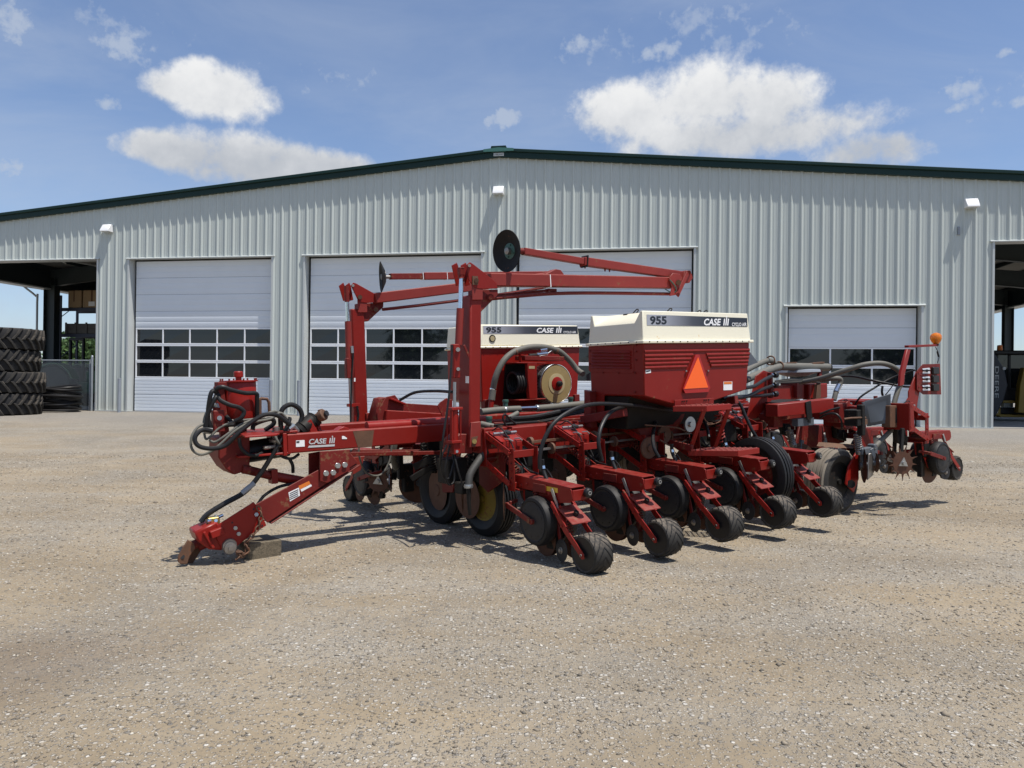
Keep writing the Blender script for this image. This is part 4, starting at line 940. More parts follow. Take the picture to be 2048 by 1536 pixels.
# hitch clevis, rusty
QC = 1.80
cl = MB().prism([P(355.5, 1124, q=QC), P(357, 1111, q=QC), P(376, 1080, q=QC), P(388, 1086, q=QC), P(391, 1096, q=QC), P(380, 1112, q=QC), P(375, 1128, q=QC), P(362, 1128.5, q=QC)], (0, .022, 0))
cl.prism([P(370, 1128, q=QC + .12), P(372, 1110, q=QC + .12), P(393, 1083, q=QC + .12), P(402, 1090, q=QC + .12), P(404, 1098, q=QC + .12), P(393, 1116, q=QC + .12), P(385, 1128, q=QC + .12)], (0, .022, 0))
cl.beam(P(383, 1084, q=QC + .07), P(388, 1096, q=QC + .07), .15, .03, (0, 1, 0)); cl.build('hitch_clevis', M['rust'], PL, .004)
MB().cyl(P(364.5, 1113.5, q=QC - .0012), P(364.5, 1113.5, q=QC + .001), .017, n=18).build('clevis_hole', M['seal'], PL)
MB().cyl(P(384, 1091, q=QC + .07), P(402, 1084, q=QC + .07), .035, n=18).cyl(P(395, 1090, q=QC + .08), P(412, 1083, q=QC + .08), .05, n=18).build('swivel', redd, PL)
# valve block and hoses on the leg
vb = MB(); c = P(426, 1041, q=QL + .09); vb.cbox(c, (.085, .075, .055)).cbox(c + V((.01, -.005, -.03)), (.05, .06, .03)); vb.build('valve_block', M['brass'], PL, .004)
MB().cyl(P(415, 1043, q=QL + .05), P(422, 1041, q=QL + .05), .014, n=8).cyl(P(437, 1034, q=QL + .06), P(446, 1030, q=QL + .06), .012, n=8).cyl(P(432, 1041, q=QL + .04), P(432, 1041, q=QL + .02), .013, n=8).cyl(P(432, 1034, q=QL + .09), P(433, 1030, q=QL + .09), .013, n=8).build('hose_fitting', M['chrome'], PL)
for dq, off in ((.10, 0), (.145, -3)):
    MB().tube([P(403 + off, 1044, q=QL + dq), P(415, 1030 + off, q=QL + dq), P(450, 1008 + off, q=QL + dq - .02), P(490, 985 + off, q=QL - .03 + dq), P(520, 950 + off, q=QL - .06 + dq), P(548, 905 + off, q=QL - .08 + dq), P(572, 860 + off, q=QL - .06 + dq), P(580, 838 + off, q=QL - .04 + dq)], .0155, 10, 6).build('hydraulic_hose', M['hose'], PL)
MB().tube([P(484, 986, q=QL + .06), P(509, 966, q=QL + .04)], .021, 10, 1).build('hose_sleeve', M['pipe'], PL)
MB().tube([P(515, 1009, q=QL + .13), P(530, 990, q=QL + .14), P(560, 973, q=QL + .14), P(600, 965, q=QL + .12)], .013, 8, 6).build('hydraulic_hose', M['hose'], PL)
# safety chain hanging down to the ground
ch = MB(); pts = [(514, 1012), (521, 1022), (523, 1033), (520, 1042), (517, 1053), (513, 1062), (506, 1070), (500, 1077), (494, 1083), (492, 1090), (495, 1097), (494, 1105), (488, 1109), (482, 1113), (478, 1108), (476, 1104), (481, 1104), (479, 1112), (473, 1118)]
pp = [P(x, y, q=QL - .035 - .02 * i / len(pts)) for i, (x, y) in enumerate(pts)]
for i in range(len(pp) - 1):
    c = (pp[i] + pp[i + 1]) / 2; d = (pp[i + 1] - pp[i]).normalized(); sd = V((0, 1, 0)) if i % 2 else d.cross(V((0, 1, 0))).normalized(); L_ = .030; R_ = .015
    ch.tube([c + d * (L_ * .62 * math.cos(t)) * (1.25 if abs(math.cos(t)) > .5 else 1) + sd * R_ * math.sin(t) for t in [k * math.pi / 5 for k in range(11)]], .0058, 6, 1)
ch.build('safety_chain', M['rust'], PL)
# front head of the tongue
QH = 1.86
hd = MB(); hd.prism([P(437, 876, q=QH), P(500, 866, q=QH), P(500, 940, q=QH), P(468, 950, q=QH), P(452, 938, q=QH), P(437, 915, q=QH)], (0, .30, 0)); hd.build('tongue_head', redd, PL, .01)
MB().prism([P(490, 866, z=1.09), P(560, 869, z=1.09), P(553, 872, z=1.09), P(490, 876, z=1.09), P(481, 871, z=1.09)], (0, 0, .014)).build('head_plate', redc, PL, .003)
tp = MB(); tp.prism([(-2.06, 1.78, 1.075), (-1.60, 1.74, 1.075), (-1.55, 2.26, 1.075), (-2.06, 2.22, 1.075)], (0, 0, .016)); tp.prism([(-2.06, 1.78, .905), (-1.66, 1.74, .905), (-1.6, 2.26, .905), (-2.06, 2.22, .905)], (0, 0, .016)); tp.build('head_plate', redc, PL, .003)
MB().cyl((-1.74, 1.84, .89), (-1.74, 1.84, 1.12), .030, n=16).lathe([(.055, 0), (.06, .01), (.06, .02), (.05, .03)], (-1.74, 1.84, 1.0), (0, 0, 1), 20).build('head_pin', M['steel'], PL)
MB().beam(P(526, 896, q=1.80), P(570, 890, q=1.80), .05, .028).build('link_eye', M['steel'], PL, .008)
MB().cyl((-2.0, 2.0, .92), (-1.6, 2.0, .95), .09, n=18).build('hose_drum', M['hose'], PL)
# cylinder from the head to the leg
MB().cyl(P(466, 933, q=1.9), P(500, 938, q=1.9), .030, n=14).cyl(P(485, 939, q=1.86), P(500, 940, q=1.86), .034, n=14).build('cylinder_lug', redd, PL)
MB().cyl(P(488, 938, q=1.9), P(545, 952, q=1.9), .036, n=18).build('hydraulic_cylinder', redd, PL)
MB().cyl(P(545, 952, q=1.9), P(606, 963, q=1.9), .040, n=18).cbox(P(546, 952, q=1.9), (.05, .10, .115)).build('hydraulic_cylinder', red, PL)
# oil tank on the head
TC = (-1.985, 1.98)
tk = MB().lathe([(.130, 1.205), (.133, 1.215), (.133, 1.495), (.130, 1.50)], (*TC, 0), (0, 0, 1), 40).lathe([(.150, 1.498), (.150, 1.508), (.02, 1.512)], (*TC, 0), (0, 0, 1), 40); tank = tk.build('oil_tank', redc, PL)
MB().cyl((*TC, 1.51), (*TC, 1.545), .024, n=14).lathe([(.030, 1.535), (.036, 1.54), (.036, 1.575), (.030, 1.582), (0, 1.584)], (TC[0], TC[1], 0), (0, 0, 1), 18).build('filler_cap', redc, tank)
bb = MB()
for i in range(8): a_ = i * math.pi / 4; bb.cyl((TC[0] + .14 * math.cos(a_), TC[1] + .14 * math.sin(a_), 1.508), (TC[0] + .14 * math.cos(a_), TC[1] + .14 * math.sin(a_), 1.525), .007, n=6)
bb.build('lid_bolt', M['redd'], tank)
bar('tank_post', P(437, 772, q=1.93), P(450, 880, q=1.93), .07, .05, redd, .004, up=(0, 1, 0))
bar('tank_bracket', P(432, 770, q=1.9), P(462, 770, q=1.93), .06, .045, redd, .003)
MB().cyl((*TC, 1.08), (*TC, 1.21), .05, n=14).build('tank_foot', M['dark'], PL)
vm = MB().cbox(P(436, 842, q=1.84), (.085, .08, .17)).cyl(P(433, 815, q=1.84), P(433, 822, q=1.84), .028, n=12).cyl(P(439, 836, q=1.80), P(439, 836, q=1.785), .026, n=12); vm.build('hydraulic_motor', redd, PL, .010)
MB().cyl(P(439, 836, q=1.786), P(439, 836, q=1.779), .018, n=12).cyl(P(432, 808, q=1.84), P(436, 818, q=1.84), .018, n=8).cyl(P(406, 861, q=1.80), P(424, 862, q=1.80), .024, n=12).build('motor_fitting', M['zinc'], PL)
MB().tube([P(512, 803, q=1.95), P(523, 797, q=1.95), P(534, 798, q=1.95), P(538, 805, q=1.95), P(539, 828, q=1.95)], .013, 8, 1).tube([P(520, 797, q=1.95), P(520, 830, q=1.95)], .014, 8, 1).build('steel_pipework', M['rust'], PL)
def hose(pts, rad_=.016, mat='hose', n=10, name='hydraulic_hose'):
    return MB().tube([P(x, y, q=q) for x, y, q in pts], rad_, n, 6).build(name, M[mat], PL)
hose([(514, 840, 1.86), (514, 800, 1.84), (512, 787, 1.83), (490, 786, 1.80), (463, 780, 1.78), (445, 774, 1.78), (433, 778, 1.80), (432, 786, 1.82)], .017)
hose([(424, 862, 1.83), (416, 835, 1.82), (419, 800, 1.80), (424, 783, 1.80), (432, 783, 1.82), (436, 790, 1.84)], .017)
hose([(411, 862, 1.82), (415, 830, 1.81), (428, 800, 1.80), (436, 790, 1.82), (440, 800, 1.79), (460, 810, 1.76), (478, 815, 1.76), (488, 824, 1.76), (482, 836, 1.76), (470, 842, 1.78)], .017)
hose([(440, 852, 1.86), (460, 850, 1.86), (466, 848, 1.86), (452, 832, 1.9)], .016)
hose([(424, 862, 1.79), (404, 860, 1.77), (391, 872, 1.75), (391, 885, 1.74), (402, 894, 1.73), (425, 897, 1.72), (450, 891, 1.71), (475, 868, 1.70), (505, 843, 1.70), (528, 830, 1.70), (552, 830, 1.70), (570, 842, 1.72), (580, 850, 1.74)], .0175)
hose([(415, 845, 1.84), (395, 855, 1.82), (383, 875, 1.80), (384, 898, 1.79), (400, 909, 1.78), (420, 904, 1.77), (440, 889, 1.76), (470, 862, 1.76), (500, 846, 1.77), (540, 838, 1.80), (560, 826, 1.82), (572, 835, 1.82), (582, 848, 1.82)], .010, 'hoseg')
hose([(408, 865, 1.82), (412, 878, 1.81), (422, 872, 1.80), (440, 855, 1.80), (465, 844, 1.80), (490, 840, 1.80), (530, 836, 1.8)], .009, 'hoseg')
hose([(418, 880, 1.81), (430, 884, 1.80), (450, 872, 1.78), (480, 850, 1.78), (510, 838, 1.8), (540, 825, 1.82), (556, 824, 1.84), (575, 838, 1.84)], .010, 'hoseg')
hose([(430, 812, 1.88), (415, 822, 1.88), (408, 840, 1.88), (408, 855, 1.86)], .009, 'hoseg')
hose([(530, 860, 1.9), (545, 850, 1.9), (548, 843, 1.9), (540, 838, 1.9), (510, 848, 1.9), (505, 860, 1.9)], .018)
hose([(563, 868, 1.86), (561, 835, 1.86), (566, 817, 1.86), (582, 809, 1.86), (598, 817, 1.86), (604, 832, 1.86), (600, 846, 1.86)], .020)
hose([(478, 876, 1.78), (482, 895, 1.77), (495, 908, 1.77), (512, 911, 1.77), (524, 906, 1.8)], .014)
hose([(545, 862, 1.76), (556, 884, 1.74), (562, 892, 1.8)], .010, 'hoseg')
hose([(556, 904, 1.84), (566, 914, 1.83), (584, 917, 1.83), (598, 908, 1.84)], .012)
hose([(578, 916, 1.86), (585, 930, 1.86), (586, 945, 1.88)], .014)
# pump with splined coupler
pu = MB().cyl(P(604, 858, q=1.86), P(627, 838, q=1.9), .062, n=22).cyl(P(600, 862, q=1.86), P(606, 856, q=1.86), .068, n=22).cyl(P(624, 843, q=1.9), P(630, 836, q=1.9), .070, n=22); pu.build('hydraulic_pump', M['dark'], PL, .003)
MB().cyl(P(628, 838, q=1.90), P(646, 829, q=1.84), .034, n=18).lathe([(.030, 0), (.046, .0), (.048, .015), (.048, .045), (.043, .05), (.028, .05)], P(640, 833, q=1.85), P(652, 827, q=1.80) - P(640, 833, q=1.85), 18).cyl(P(642, 826, q=1.84), P(640, 819, q=1.84), .022, n=8).build('drive_coupler', M['rust'], PL)
c0_ = P(652, 827.5, q=1.805); MB().cyl(c0_, c0_ + (P(652, 827, q=1.80) - P(640, 833, q=1.85)).normalized() * .012, .026, n=16).build('coupler_bore', M['seal'], PL)
MB().prism([P(612, 846, q=1.82), P(622, 838, q=1.82), P(637, 866, q=1.82), P(625, 872, q=1.82)], (0, .09, 0)).beam(P(634, 845, q=1.9), P(641, 866, q=1.88), .05, .02).build('pump_bracket', redc, PL, .004)
MB().cyl(P(586, 852, q=1.8), P(596, 862, q=1.82), .02, n=10).cyl(P(578, 858, q=1.8), P(588, 850, q=1.8), .025, n=10).build('pump_fitting', M['zinc'], PL)

# coulters added in front of every near and far unit to darken the gaps
for i in range(5):
    for q_, sg in ((1.66, 1), (2.46, -1)):
        r0 = .762 * i + .02
        MB().lathe([(0, .012), (.05, .012), (.06, .003), (.20, .0), (.06, -.003), (.05, -.012), (0, -.012)], (r0, q_ + .12 * sg, .34), (1, .05 * sg, 0), 36).build('coulter_disc', M['disc'], PL)
        MB().beam((r0 + .05, q_ - .1 * sg, .84), (r0 + .05, q_ - .02 * sg, .50), .07, .10, (0, 1, 0)).beam((r0 + .05, q_ - .02 * sg, .52), (r0 + .05, q_ + .14 * sg, .34), .04, .06).cbox((r0 + .05, q_ - .08 * sg, .78), (.16, .16, .12)).build('added_coulter_shank', M['dark'], PL, .008)
        MB().spring((r0 - .05, q_ - .06 * sg, .80), (r0 - .03, q_ + .02 * sg, .52), .035, .009, 9).build('coulter_spring', M['dark'], PL)

# ---- marker masts (near: q about 1.25, far: q about 2.8)
def plate(pxs, q, th, mb=None): return (mb or MB()).prism([P(x, y, q=q) for x, y in pxs], (0, th, 0))
QN = 1.25
def mast_tube(pb, pt, wr, wq, q):
    """leaning box section; pb / pt = photo pixels of the lower and upper right-hand front corner"""
    a, b = P(*pb, q=q), P(*pt, q=q)
    return MB().hexa([a + V((-wr, 0, 0)), a, a + V((0, wq, 0)), a + V((-wr, wq, 0)), b + V((-wr, 0, 0)), b, b + V((0, wq, 0)), b + V((-wr, wq, 0))])
mast_tube((961, 893), (964, 590), .115, .19, QN).build('marker_mast', red, PL, .012)
plate([(944, 562), (948, 557), (960, 558), (966, 568), (966, 600), (945, 600)], QN - .016, .014).build('mast_cheek', redf, PL, .004)
plate([(943, 845), (962, 843), (962, 893), (940, 895)], QN - .03, .028).build('mast_boot', redf, PL, .004)
plate([(962, 858), (968, 865), (967, 907), (962, 907)], QN - .02, .16).build('boot_plate', redf, PL, .004)
MB().prism([P(943, 875, q=QN - .032), P(956, 872, q=QN - .032), P(951, 893, q=QN - .032), P(944, 893, q=QN - .032)], (0, .003, 0)).build('pin_plate', M['rust'], PL)
MB().cyl(P(949, 883, q=QN - .055), P(949, 883, q=QN), .020, n=14).build('mast_pin', M['brass'], PL)
plate([(920, 868), (945, 868), (945, 907), (905, 907), (905, 880)], QN + .03, .16).build('mast_base', redd, PL, .006)
# knee at the top: three cheek plates, pins, and the gusset that carries the arm
for dq, dx in ((-.02, 0), (.095, -12), (.19, -30)):
    ox = 0
    plate([(934, 530), (940, 524), (948, 529), (985, 558), (994, 566), (995, 577), (966, 578), (950, 576), (938, 560)] if dq < 0 else [(934 + dx, 531), (944 + dx, 525), (947 + dx, 532), (952 + dx, 570), (943 + dx, 572)], QN + dq, .014).build('knee_plate', red, PL, .003)
plate([(948, 579), (996, 579), (996, 590), (962, 624), (948, 620)], QN + .04, .10).build('arm_gusset', redd, PL, .004)
MB().cyl(P(981, 595, q=QN + .02), P(981, 595, q=QN + .05), .032, n=18).cyl(P(981, 595, q=QN + .0), P(981, 595, q=QN + .05), .02, n=14).build('gusset_pin', redd, PL)
MB().cyl(P(953, 561, q=QN - .045), P(953, 561, q=QN + .15), .020, n=14).cbox(P(950, 561, q=QN - .024), (.055, .012, .075)).build('knee_pin', M['rust'], PL)
MB().cyl(P(939, 531, q=QN - .04), P(939, 531, q=QN + .22), .014, n=12).build('knee_pin', M['bolt'], PL)
# near marker arm, link rod, folded outer arm and disc
QA = QN + .07
bar('marker_arm', P(975, 560, q=QA), P(1345, 566, q=QA), .105, .115, redf, .008)
bar('weld_band', P(1093.5, 563, q=QA), P(1095, 563, q=QA), .107, .117, M['white'], 0)
MB().tube([P(986, 597, q=QA), P(1040, 592, q=QA), P(1110, 587, q=QA), P(1200, 586, q=QA), P(1345, 588, q=QA)], .017, 8, 3).build('link_rod', redd, PL)
MB().tube([P(990, 591, q=QA + .05), P(1095, 581, q=QA + .05)], .012, 8, 1).cbox(P(1102, 581, q=QA + .05), (.10, .05, .03)).build('link_rod', redd, PL)
pv = MB()
for dq in (-.07, .07): plate([(1338, 556), (1346, 546), (1360, 548), (1366, 556), (1352, 590), (1340, 592), (1344, 574)], QA + dq - .006, .012, pv)
plate([(1370, 541), (1378, 541), (1384, 548), (1386, 556), (1379, 566), (1366, 560)], QA - .05, .1, pv); pv.beam(P(1376, 545, q=QA - .08), P(1354, 592, q=QA - .08), .012, .05, (1, 0, 0)); pv.build('arm_hinge', redf, PL, .004)
MB().cyl(P(1357, 565, q=QA - .10), P(1357, 565, q=QA + .09), .028, n=16).build('hinge_pin', M['rust'], PL)
MB().cyl(P(1378, 545, q=QA - .09), P(1378, 545, q=QA + .06), .022, n=14).cyl(P(1356, 589, q=QA - .10), P(1356, 589, q=QA + .06), .02, n=14).build('hinge_pin', redd, PL)
MB().tube([P(1340, 560, q=QA - .08), P(1350, 572, q=QA - .085), P(1352, 582, q=QA - .08), P(1343, 585, q=QA - .06), P(1330, 578, q=QA - .02)], .006, 6, 4).build('hinge_hose', M['greenpt'], PL)
o0, o1, o2 = P(1362, 551, q=QA), P(1165, 523, q=QA), P(1046, 502.5, q=QA)
bar('outer_arm', o0, o1, .078, .082, redf, .006); bar('outer_arm_tip', o1, o2, .060, .062, redf, .005)
MB().beam(P(1168.5, 523, q=QA), P(1170.5, 523.5, q=QA), .10, .115).build('arm_clamp', M['dark'], PL, .003)
for x_, y_ in ((1161, 533), (1170, 535), (1210, 541), (1219, 542)): MB().cyl(P(x_, y_ - 4, q=QA), P(x_, y_ + 2, q=QA), .012, .005, n=8).build('arm_bolt', redd, PL)
MB().cyl(P(1045, 496, q=QA), P(1045, 510, q=QA), .012, n=8).cyl(P(1219, 522, q=QA), P(1219, 528, q=QA), .016, n=8).build('arm_bolt', M['rust'], PL)
def marker_disc(c, ax, R):
    d = MB().lathe([(0, .046), (.06, .046), (R * .6, .030), (R, .0), (R - .002, -.004), (R * .6, .026), (.06, .041), (0, .041)], c, ax, 48).build('marker_disc', M['dark'], PL)
    h = MB().lathe([(.072, .036), (.072, .042), (.035, .046), (.030, .0), (0, -.005)], c, ax, 20); h.mat(1); ax_, u, w_ = h.frame(ax)
    for i in range(4):
        a_ = i * math.pi / 2 + .4; p_ = V(c) + (u * math.cos(a_) + w_ * math.sin(a_)) * .055 + ax_ * .034; h.cyl(p_, p_ - ax_ * .012, .008, n=6)
    h.lathe([(.072, .040), (.072, .034), (.03, .030), (.028, .010), (0, .006)], c, ax, 18); h.build('disc_hub', [M['steel'], M['greenpt']], d)
    return d
dcn = P(1013, 502, q=QA); marker_disc(dcn, (1, .10, .06), .190)
MB().cyl(dcn + V((.03, 0, 0)), P(1046, 502, q=QA), .028, n=14).build('disc_spindle', redd, PL)
# lift cylinder in front of the mast
QY = QN + .06
MB().cyl(P(923, 556, q=QY), P(920.5, 622, q=QY), .020, n=18).build('chrome_rod', M['chrome'], PL)
MB().cyl(P(922, 536, q=QY), P(922, 557, q=QY), .024, n=14).cbox(P(922, 543, q=QY), (.05, .05, .07)).build('rod_end', redd, PL, .006)
MB().cyl(P(920.5, 617, q=QY), P(917, 690, q=QY), .032, n=22).build('lift_cylinder', redf, PL)
plate([(907, 688), (921, 688), (921, 702), (920, 730), (921, 756), (907, 756), (908, 720)], QY - .03, .06).build('cylinder_bracket', red, PL, .006)
MB().cyl(P(916, 699, q=QY - .055), P(916, 699, q=QY - .02), .019, n=10).cyl(P(916.5, 738, q=QY - .055), P(916.5, 738, q=QY - .02), .016, n=10).build('bracket_pin', M['bolt'], PL)
bar('stop_bar', P(928, 690, q=QN + .02), P(938, 714, q=QN + .02), .012, .02, redd, .002)
MB().cyl(P(909.5, 764, q=QY - .02), P(909, 818, q=QY - .02), .014, n=16).build('chrome_rod', M['zinc'], PL)
lc = MB().cyl(P(908, 818, q=QY - .02), P(908, 884, q=QY - .02), .036, n=22).cbox(P(909, 817, q=QY - .02), (.11, .10, .022)).cbox(P(908, 883, q=QY - .02), (.10, .10, .022)).cbox(P(911, 896, q=QY - .02), (.06, .06, .10))
for dr, dq in ((-.042, -.04), (.042, -.04), (-.042, .04), (.042, .04)): lc.cyl(P(908, 818, q=QY - .02) + V((dr, dq, 0)), P(908, 884, q=QY - .02) + V((dr, dq, 0)), .006, n=8)
lc.build('lift_cylinder', redc, PL, .002)
MB().cyl(P(914, 903, q=QY - .055), P(914, 903, q=QY), .013, n=8).build('bracket_pin', M['bolt'], PL)
plate([(929, 752), (935.5, 752), (935.5, 766), (929, 766)], QN - .001, .001)
MB().prism([P(931, 752, r=-.283), P(937.5, 752.5, r=-.283), P(937.5, 766.5, r=-.283), P(931, 766, r=-.283)], (.001, 0, 0)).build('label', M['white'], PL)
hose([(904, 690, 1.30), (902, 740, 1.26), (897, 800, 1.22), (890, 850, 1.20), (884, 890, 1.2), (880, 930, 1.3)], .009)
hose([(800, 800, 2.3), (830, 785, 2.1), (870, 782, 1.8), (905, 784, 1.4)], .014)
hose([(893, 890, 1.3), (882, 920, 1.3), (886, 952, 1.32), (898, 956, 1.34), (906, 930, 1.36), (912, 905, 1.4)], .008); hose([(900, 890, 1.3), (890, 940, 1.3), (896, 968, 1.32), (908, 962, 1.34), (908, 930, 1.36), (904, 900, 1.4)], .008); hose([(908, 905, 1.3), (916, 940, 1.25), (930, 985, 1.25)], .008)
# far mast and marker
QF = 2.80
mast_tube((737, 848), (729, 618), .14, .15, QF).build('marker_mast', red, PL, .012)
plate([(715, 592), (724, 590), (734, 598), (735, 625), (716, 625)], QF - .014, .012).build('mast_cheek', redf, PL, .004)
plate([(732, 826), (750, 826), (750, 850), (735, 850)], QF - .02, .1).build('mast_boot', redf, PL, .004)
for dq, dx in ((-.02, 0), (.09, -10), (.17, -22)):
    plate([(702, 571), (707, 565), (713, 567), (747, 586), (762, 592), (762, 604), (735, 606), (718, 604)] if dq < 0 else [(700 + dx, 572), (709 + dx, 565), (712 + dx, 572), (717 + dx, 600), (709 + dx, 602)], QF + dq, .012).build('knee_plate', red, PL, .003)
plate([(716, 607), (767, 605), (767, 614), (736, 643), (716, 640)], QF + .04, .09).build('arm_gusset', redd, PL, .004)
MB().cyl(P(752, 619, q=QF + .0), P(752, 619, q=QF + .06), .024, n=16).cyl(P(720, 594, q=QF - .05), P(720, 594, q=QF + .14), .022, n=14).build('gusset_pin', M['rust'], PL)
MB().cyl(P(706, 571, q=QF - .04), P(706, 571, q=QF + .2), .014, n=12).build('knee_pin', M['bolt'], PL)
bar('marker_arm', P(748, 597, q=QF), P(1112, 552, q=QF + .02), .10, .105, redf, .008)
MB().tube([P(765, 619, q=QF), P(910, 602, q=QF), P(1090, 575, q=QF)], .016, 8, 2).build('link_rod', redd, PL)
plate([(1092, 548), (1112, 538), (1122, 540), (1128, 548), (1124, 556), (1100, 560)], QF - .05, .12).build('arm_hinge', redf, PL, .004)
bar('outer_arm', P(1115, 549, q=QF + .02), P(846, 552.5, q=QF + .02), .07, .075, redf, .005); bar('outer_arm_tip', P(846, 552.5, q=QF + .02), P(780, 553, q=QF + .02), .058, .06, redd, .004)
for x_ in (843, 891): bar('weld_band', P(x_, 552.5, q=QF + .02), P(x_ + 1, 552.5, q=QF + .02), .073, .078, M['white'], 0)
MB().cyl(P(763, 554, q=QF + .02), P(782, 554, q=QF + .02), .018, n=12).build('disc_spindle', M['steel'], PL)
marker_disc(P(762, 554, q=QF + .02), (.94, -.34, .02), .158)
QZ = QF - .08
MB().cyl(P(694, 588, q=QZ), P(695.5, 642, q=QZ), .019, n=16).build('chrome_rod', M['chrome'], PL)
MB().cyl(P(693, 572, q=QZ), P(694, 604, q=QZ), .024, n=14).build('rod_end', redd, PL)
MB().cyl(P(696, 643, q=QZ), P(698, 720, q=QZ), .032, n=20).build('lift_cylinder', redf, PL)
plate([(693, 716), (708, 716), (709, 735), (708, 757), (694, 757)], QZ - .03, .06).build('cylinder_bracket', redd, PL, .006)
MB().tube([P(705, 692, q=QZ - .04), P(706, 712, q=QZ - .04), P(703, 760, q=QZ - .03), P(701, 850, q=QZ - .03)], .009, 8, 3).build('hydraulic_hose', M['hose'], PL)
MB().cyl(P(704, 692, q=QZ - .04), P(705, 706, q=QZ - .04), .014, n=8).build('hose_fitting', M['zinc'], PL)
MB().cyl(P(712, 812, q=QZ), P(712, 848, q=QZ), .03, n=16).cbox(P(707, 810, q=QZ), (.12, .06, .03)).build('lift_cylinder', redc, PL)
MB().tube([P(714, 812, q=QZ - .04), P(717, 830, q=QZ - .04), P(714, 848, q=QZ - .04)], .010, 8, 3).build('hydraulic_hose', M['hose'], PL)
MB().cyl(P(700, 740, q=QZ), P(703, 812, q=QZ), .012, n=12).build('chrome_rod', M['zinc'], PL)
MB().prism([P(708, 756, q=QZ - .035), P(711, 756, q=QZ - .035), P(711, 763, q=QZ - .035), P(708, 763, q=QZ - .035)], (0, .001, 0)).build('label', M['white'], PL)
# far wing frame behind the rails
plate([(755, 822), (772, 794), (790, 790), (803, 806), (895, 812), (895, 862), (772, 856), (755, 850)], 2.58, .012).build('wing_frame', redd, PL, .004)
plate([(752, 824), (760, 797), (772, 794), (772, 850), (752, 848)], 2.60, .16).build('wing_frame', redd, PL, .006)
MB().beam(P(776, 797, q=2.6), P(806, 808, q=2.6), .14, .02).build('frame_cap', redc, PL, .004)
bar('wing_beam', P(770, 835, q=2.55), P(900, 842, q=2.55), .06, .15, red, .008)
plate([(875, 812), (880, 805), (893, 796), (905, 800), (905, 850), (893, 850)], 2.3, .012).build('wing_frame', redd, PL, .003)

# ---- seed bins
def seed_bin(r0, r1, q0, q1, zl, zt, zb, side):
    """side -1: labelled face towards the camera with the sign; the lid has a scooped end"""
    body = MB(); zm = zb
    n_ = 4; rm = (r0 + r1) / 2
    body.prism([(r0, q0, zl), (r1, q0, zl), (r1 - .06, q0, zb + .02), (r0 + (r1 - r0) * .62, q0, zb - .07), (r0 + (r1 - r0) * .38, q0, zb - .12), (r0, q0, zb + .02)], (0, q1 - q0, 0))
    b_ = body.build('seed_bin', redc if side > 0 else red, PL, .008)
    lid = MB(); ins = .012; zr = zt - .012
    # flange
    lid.box((r0 - .03, q0 - .03, zl + .001), (r1 + .03, q1 + .03, zl + .028))
    lo = [(r0 - .008, q0 - .008), (r1 + .008, q0 - .008), (r1 + .008, q1 + .008), (r0 - .008, q1 + .008)]
    a, b = r0 + ins, r1 - ins; c, d = q0 + ins * .8, q1 - ins * .8
    if side < 0:
        rs = r0 + .20; qa, qb_, qc, qd = c + .03, c + .10, d - .06, d - .03; zs = zt - .105; z0 = zl + .026
        v = [(lo[0][0], lo[0][1], z0), (lo[1][0], lo[1][1], z0), (lo[2][0], lo[2][1], z0), (lo[3][0], lo[3][1], z0),          # 0-3 foot
             (a, c, zt), (b, c, zt), (b, d, zt), (a, d, zt),                                                                # 4-7 top corners
             (a, qa, zt), (a - .008, qb_, zs), (a - .008, qc, zs), (a, qd, zt),                                               # 8-11 scoop lip
             (rs, qa, zt), (rs, qb_ - .02, zt), (rs, qc + .02, zt), (rs, qd, zt)]                                             # 12-15 scoop back
        f = [(0, 1, 5, 4), (1, 2, 6, 5), (2, 3, 7, 6), (3, 0, 4, 8, 9, 10, 11, 7), (8, 12, 13, 9), (9, 13, 14, 10), (10, 14, 15, 11), (4, 5, 6, 7, 11, 15, 14, 13, 12, 8)]
        lid.add(v, f)
    else:
        lid.hexa([(lo[0][0], lo[0][1], zl + .026), (lo[1][0], lo[1][1], zl + .026), (lo[2][0], lo[2][1], zl + .026), (lo[3][0], lo[3][1], zl + .026), (a, c, zt), (b, c, zt), (b, d, zt), (a, d, zt)])
    lid.build('lid', M['cream'], b_, .024)
    bt_ = MB(); k = 15
    for i in range(k): bt_.cyl((r0 + (r1 - r0) * (i + .5) / k, q0 - .030, zl + .016), (r0 + (r1 - r0) * (i + .5) / k, q0 - .034, zl + .016), .006, n=6)
    for i in range(7): bt_.cyl((r0 - .030, q0 + (q1 - q0) * (i + .5) / 7, zl + .016), (r0 - .034, q0 + (q1 - q0) * (i + .5) / 7, zl + .016), .006, n=6)
    bt_.build('flange_bolt', M['dark'], b_)
    return b_
zl1, zt1 = 1.735, 2.030; R0, R1, QB0, QB1 = 1.165, 2.675, .57, 1.29
bin1 = seed_bin(R0, R1, QB0, QB1, zl1, zt1, 1.245, -1)
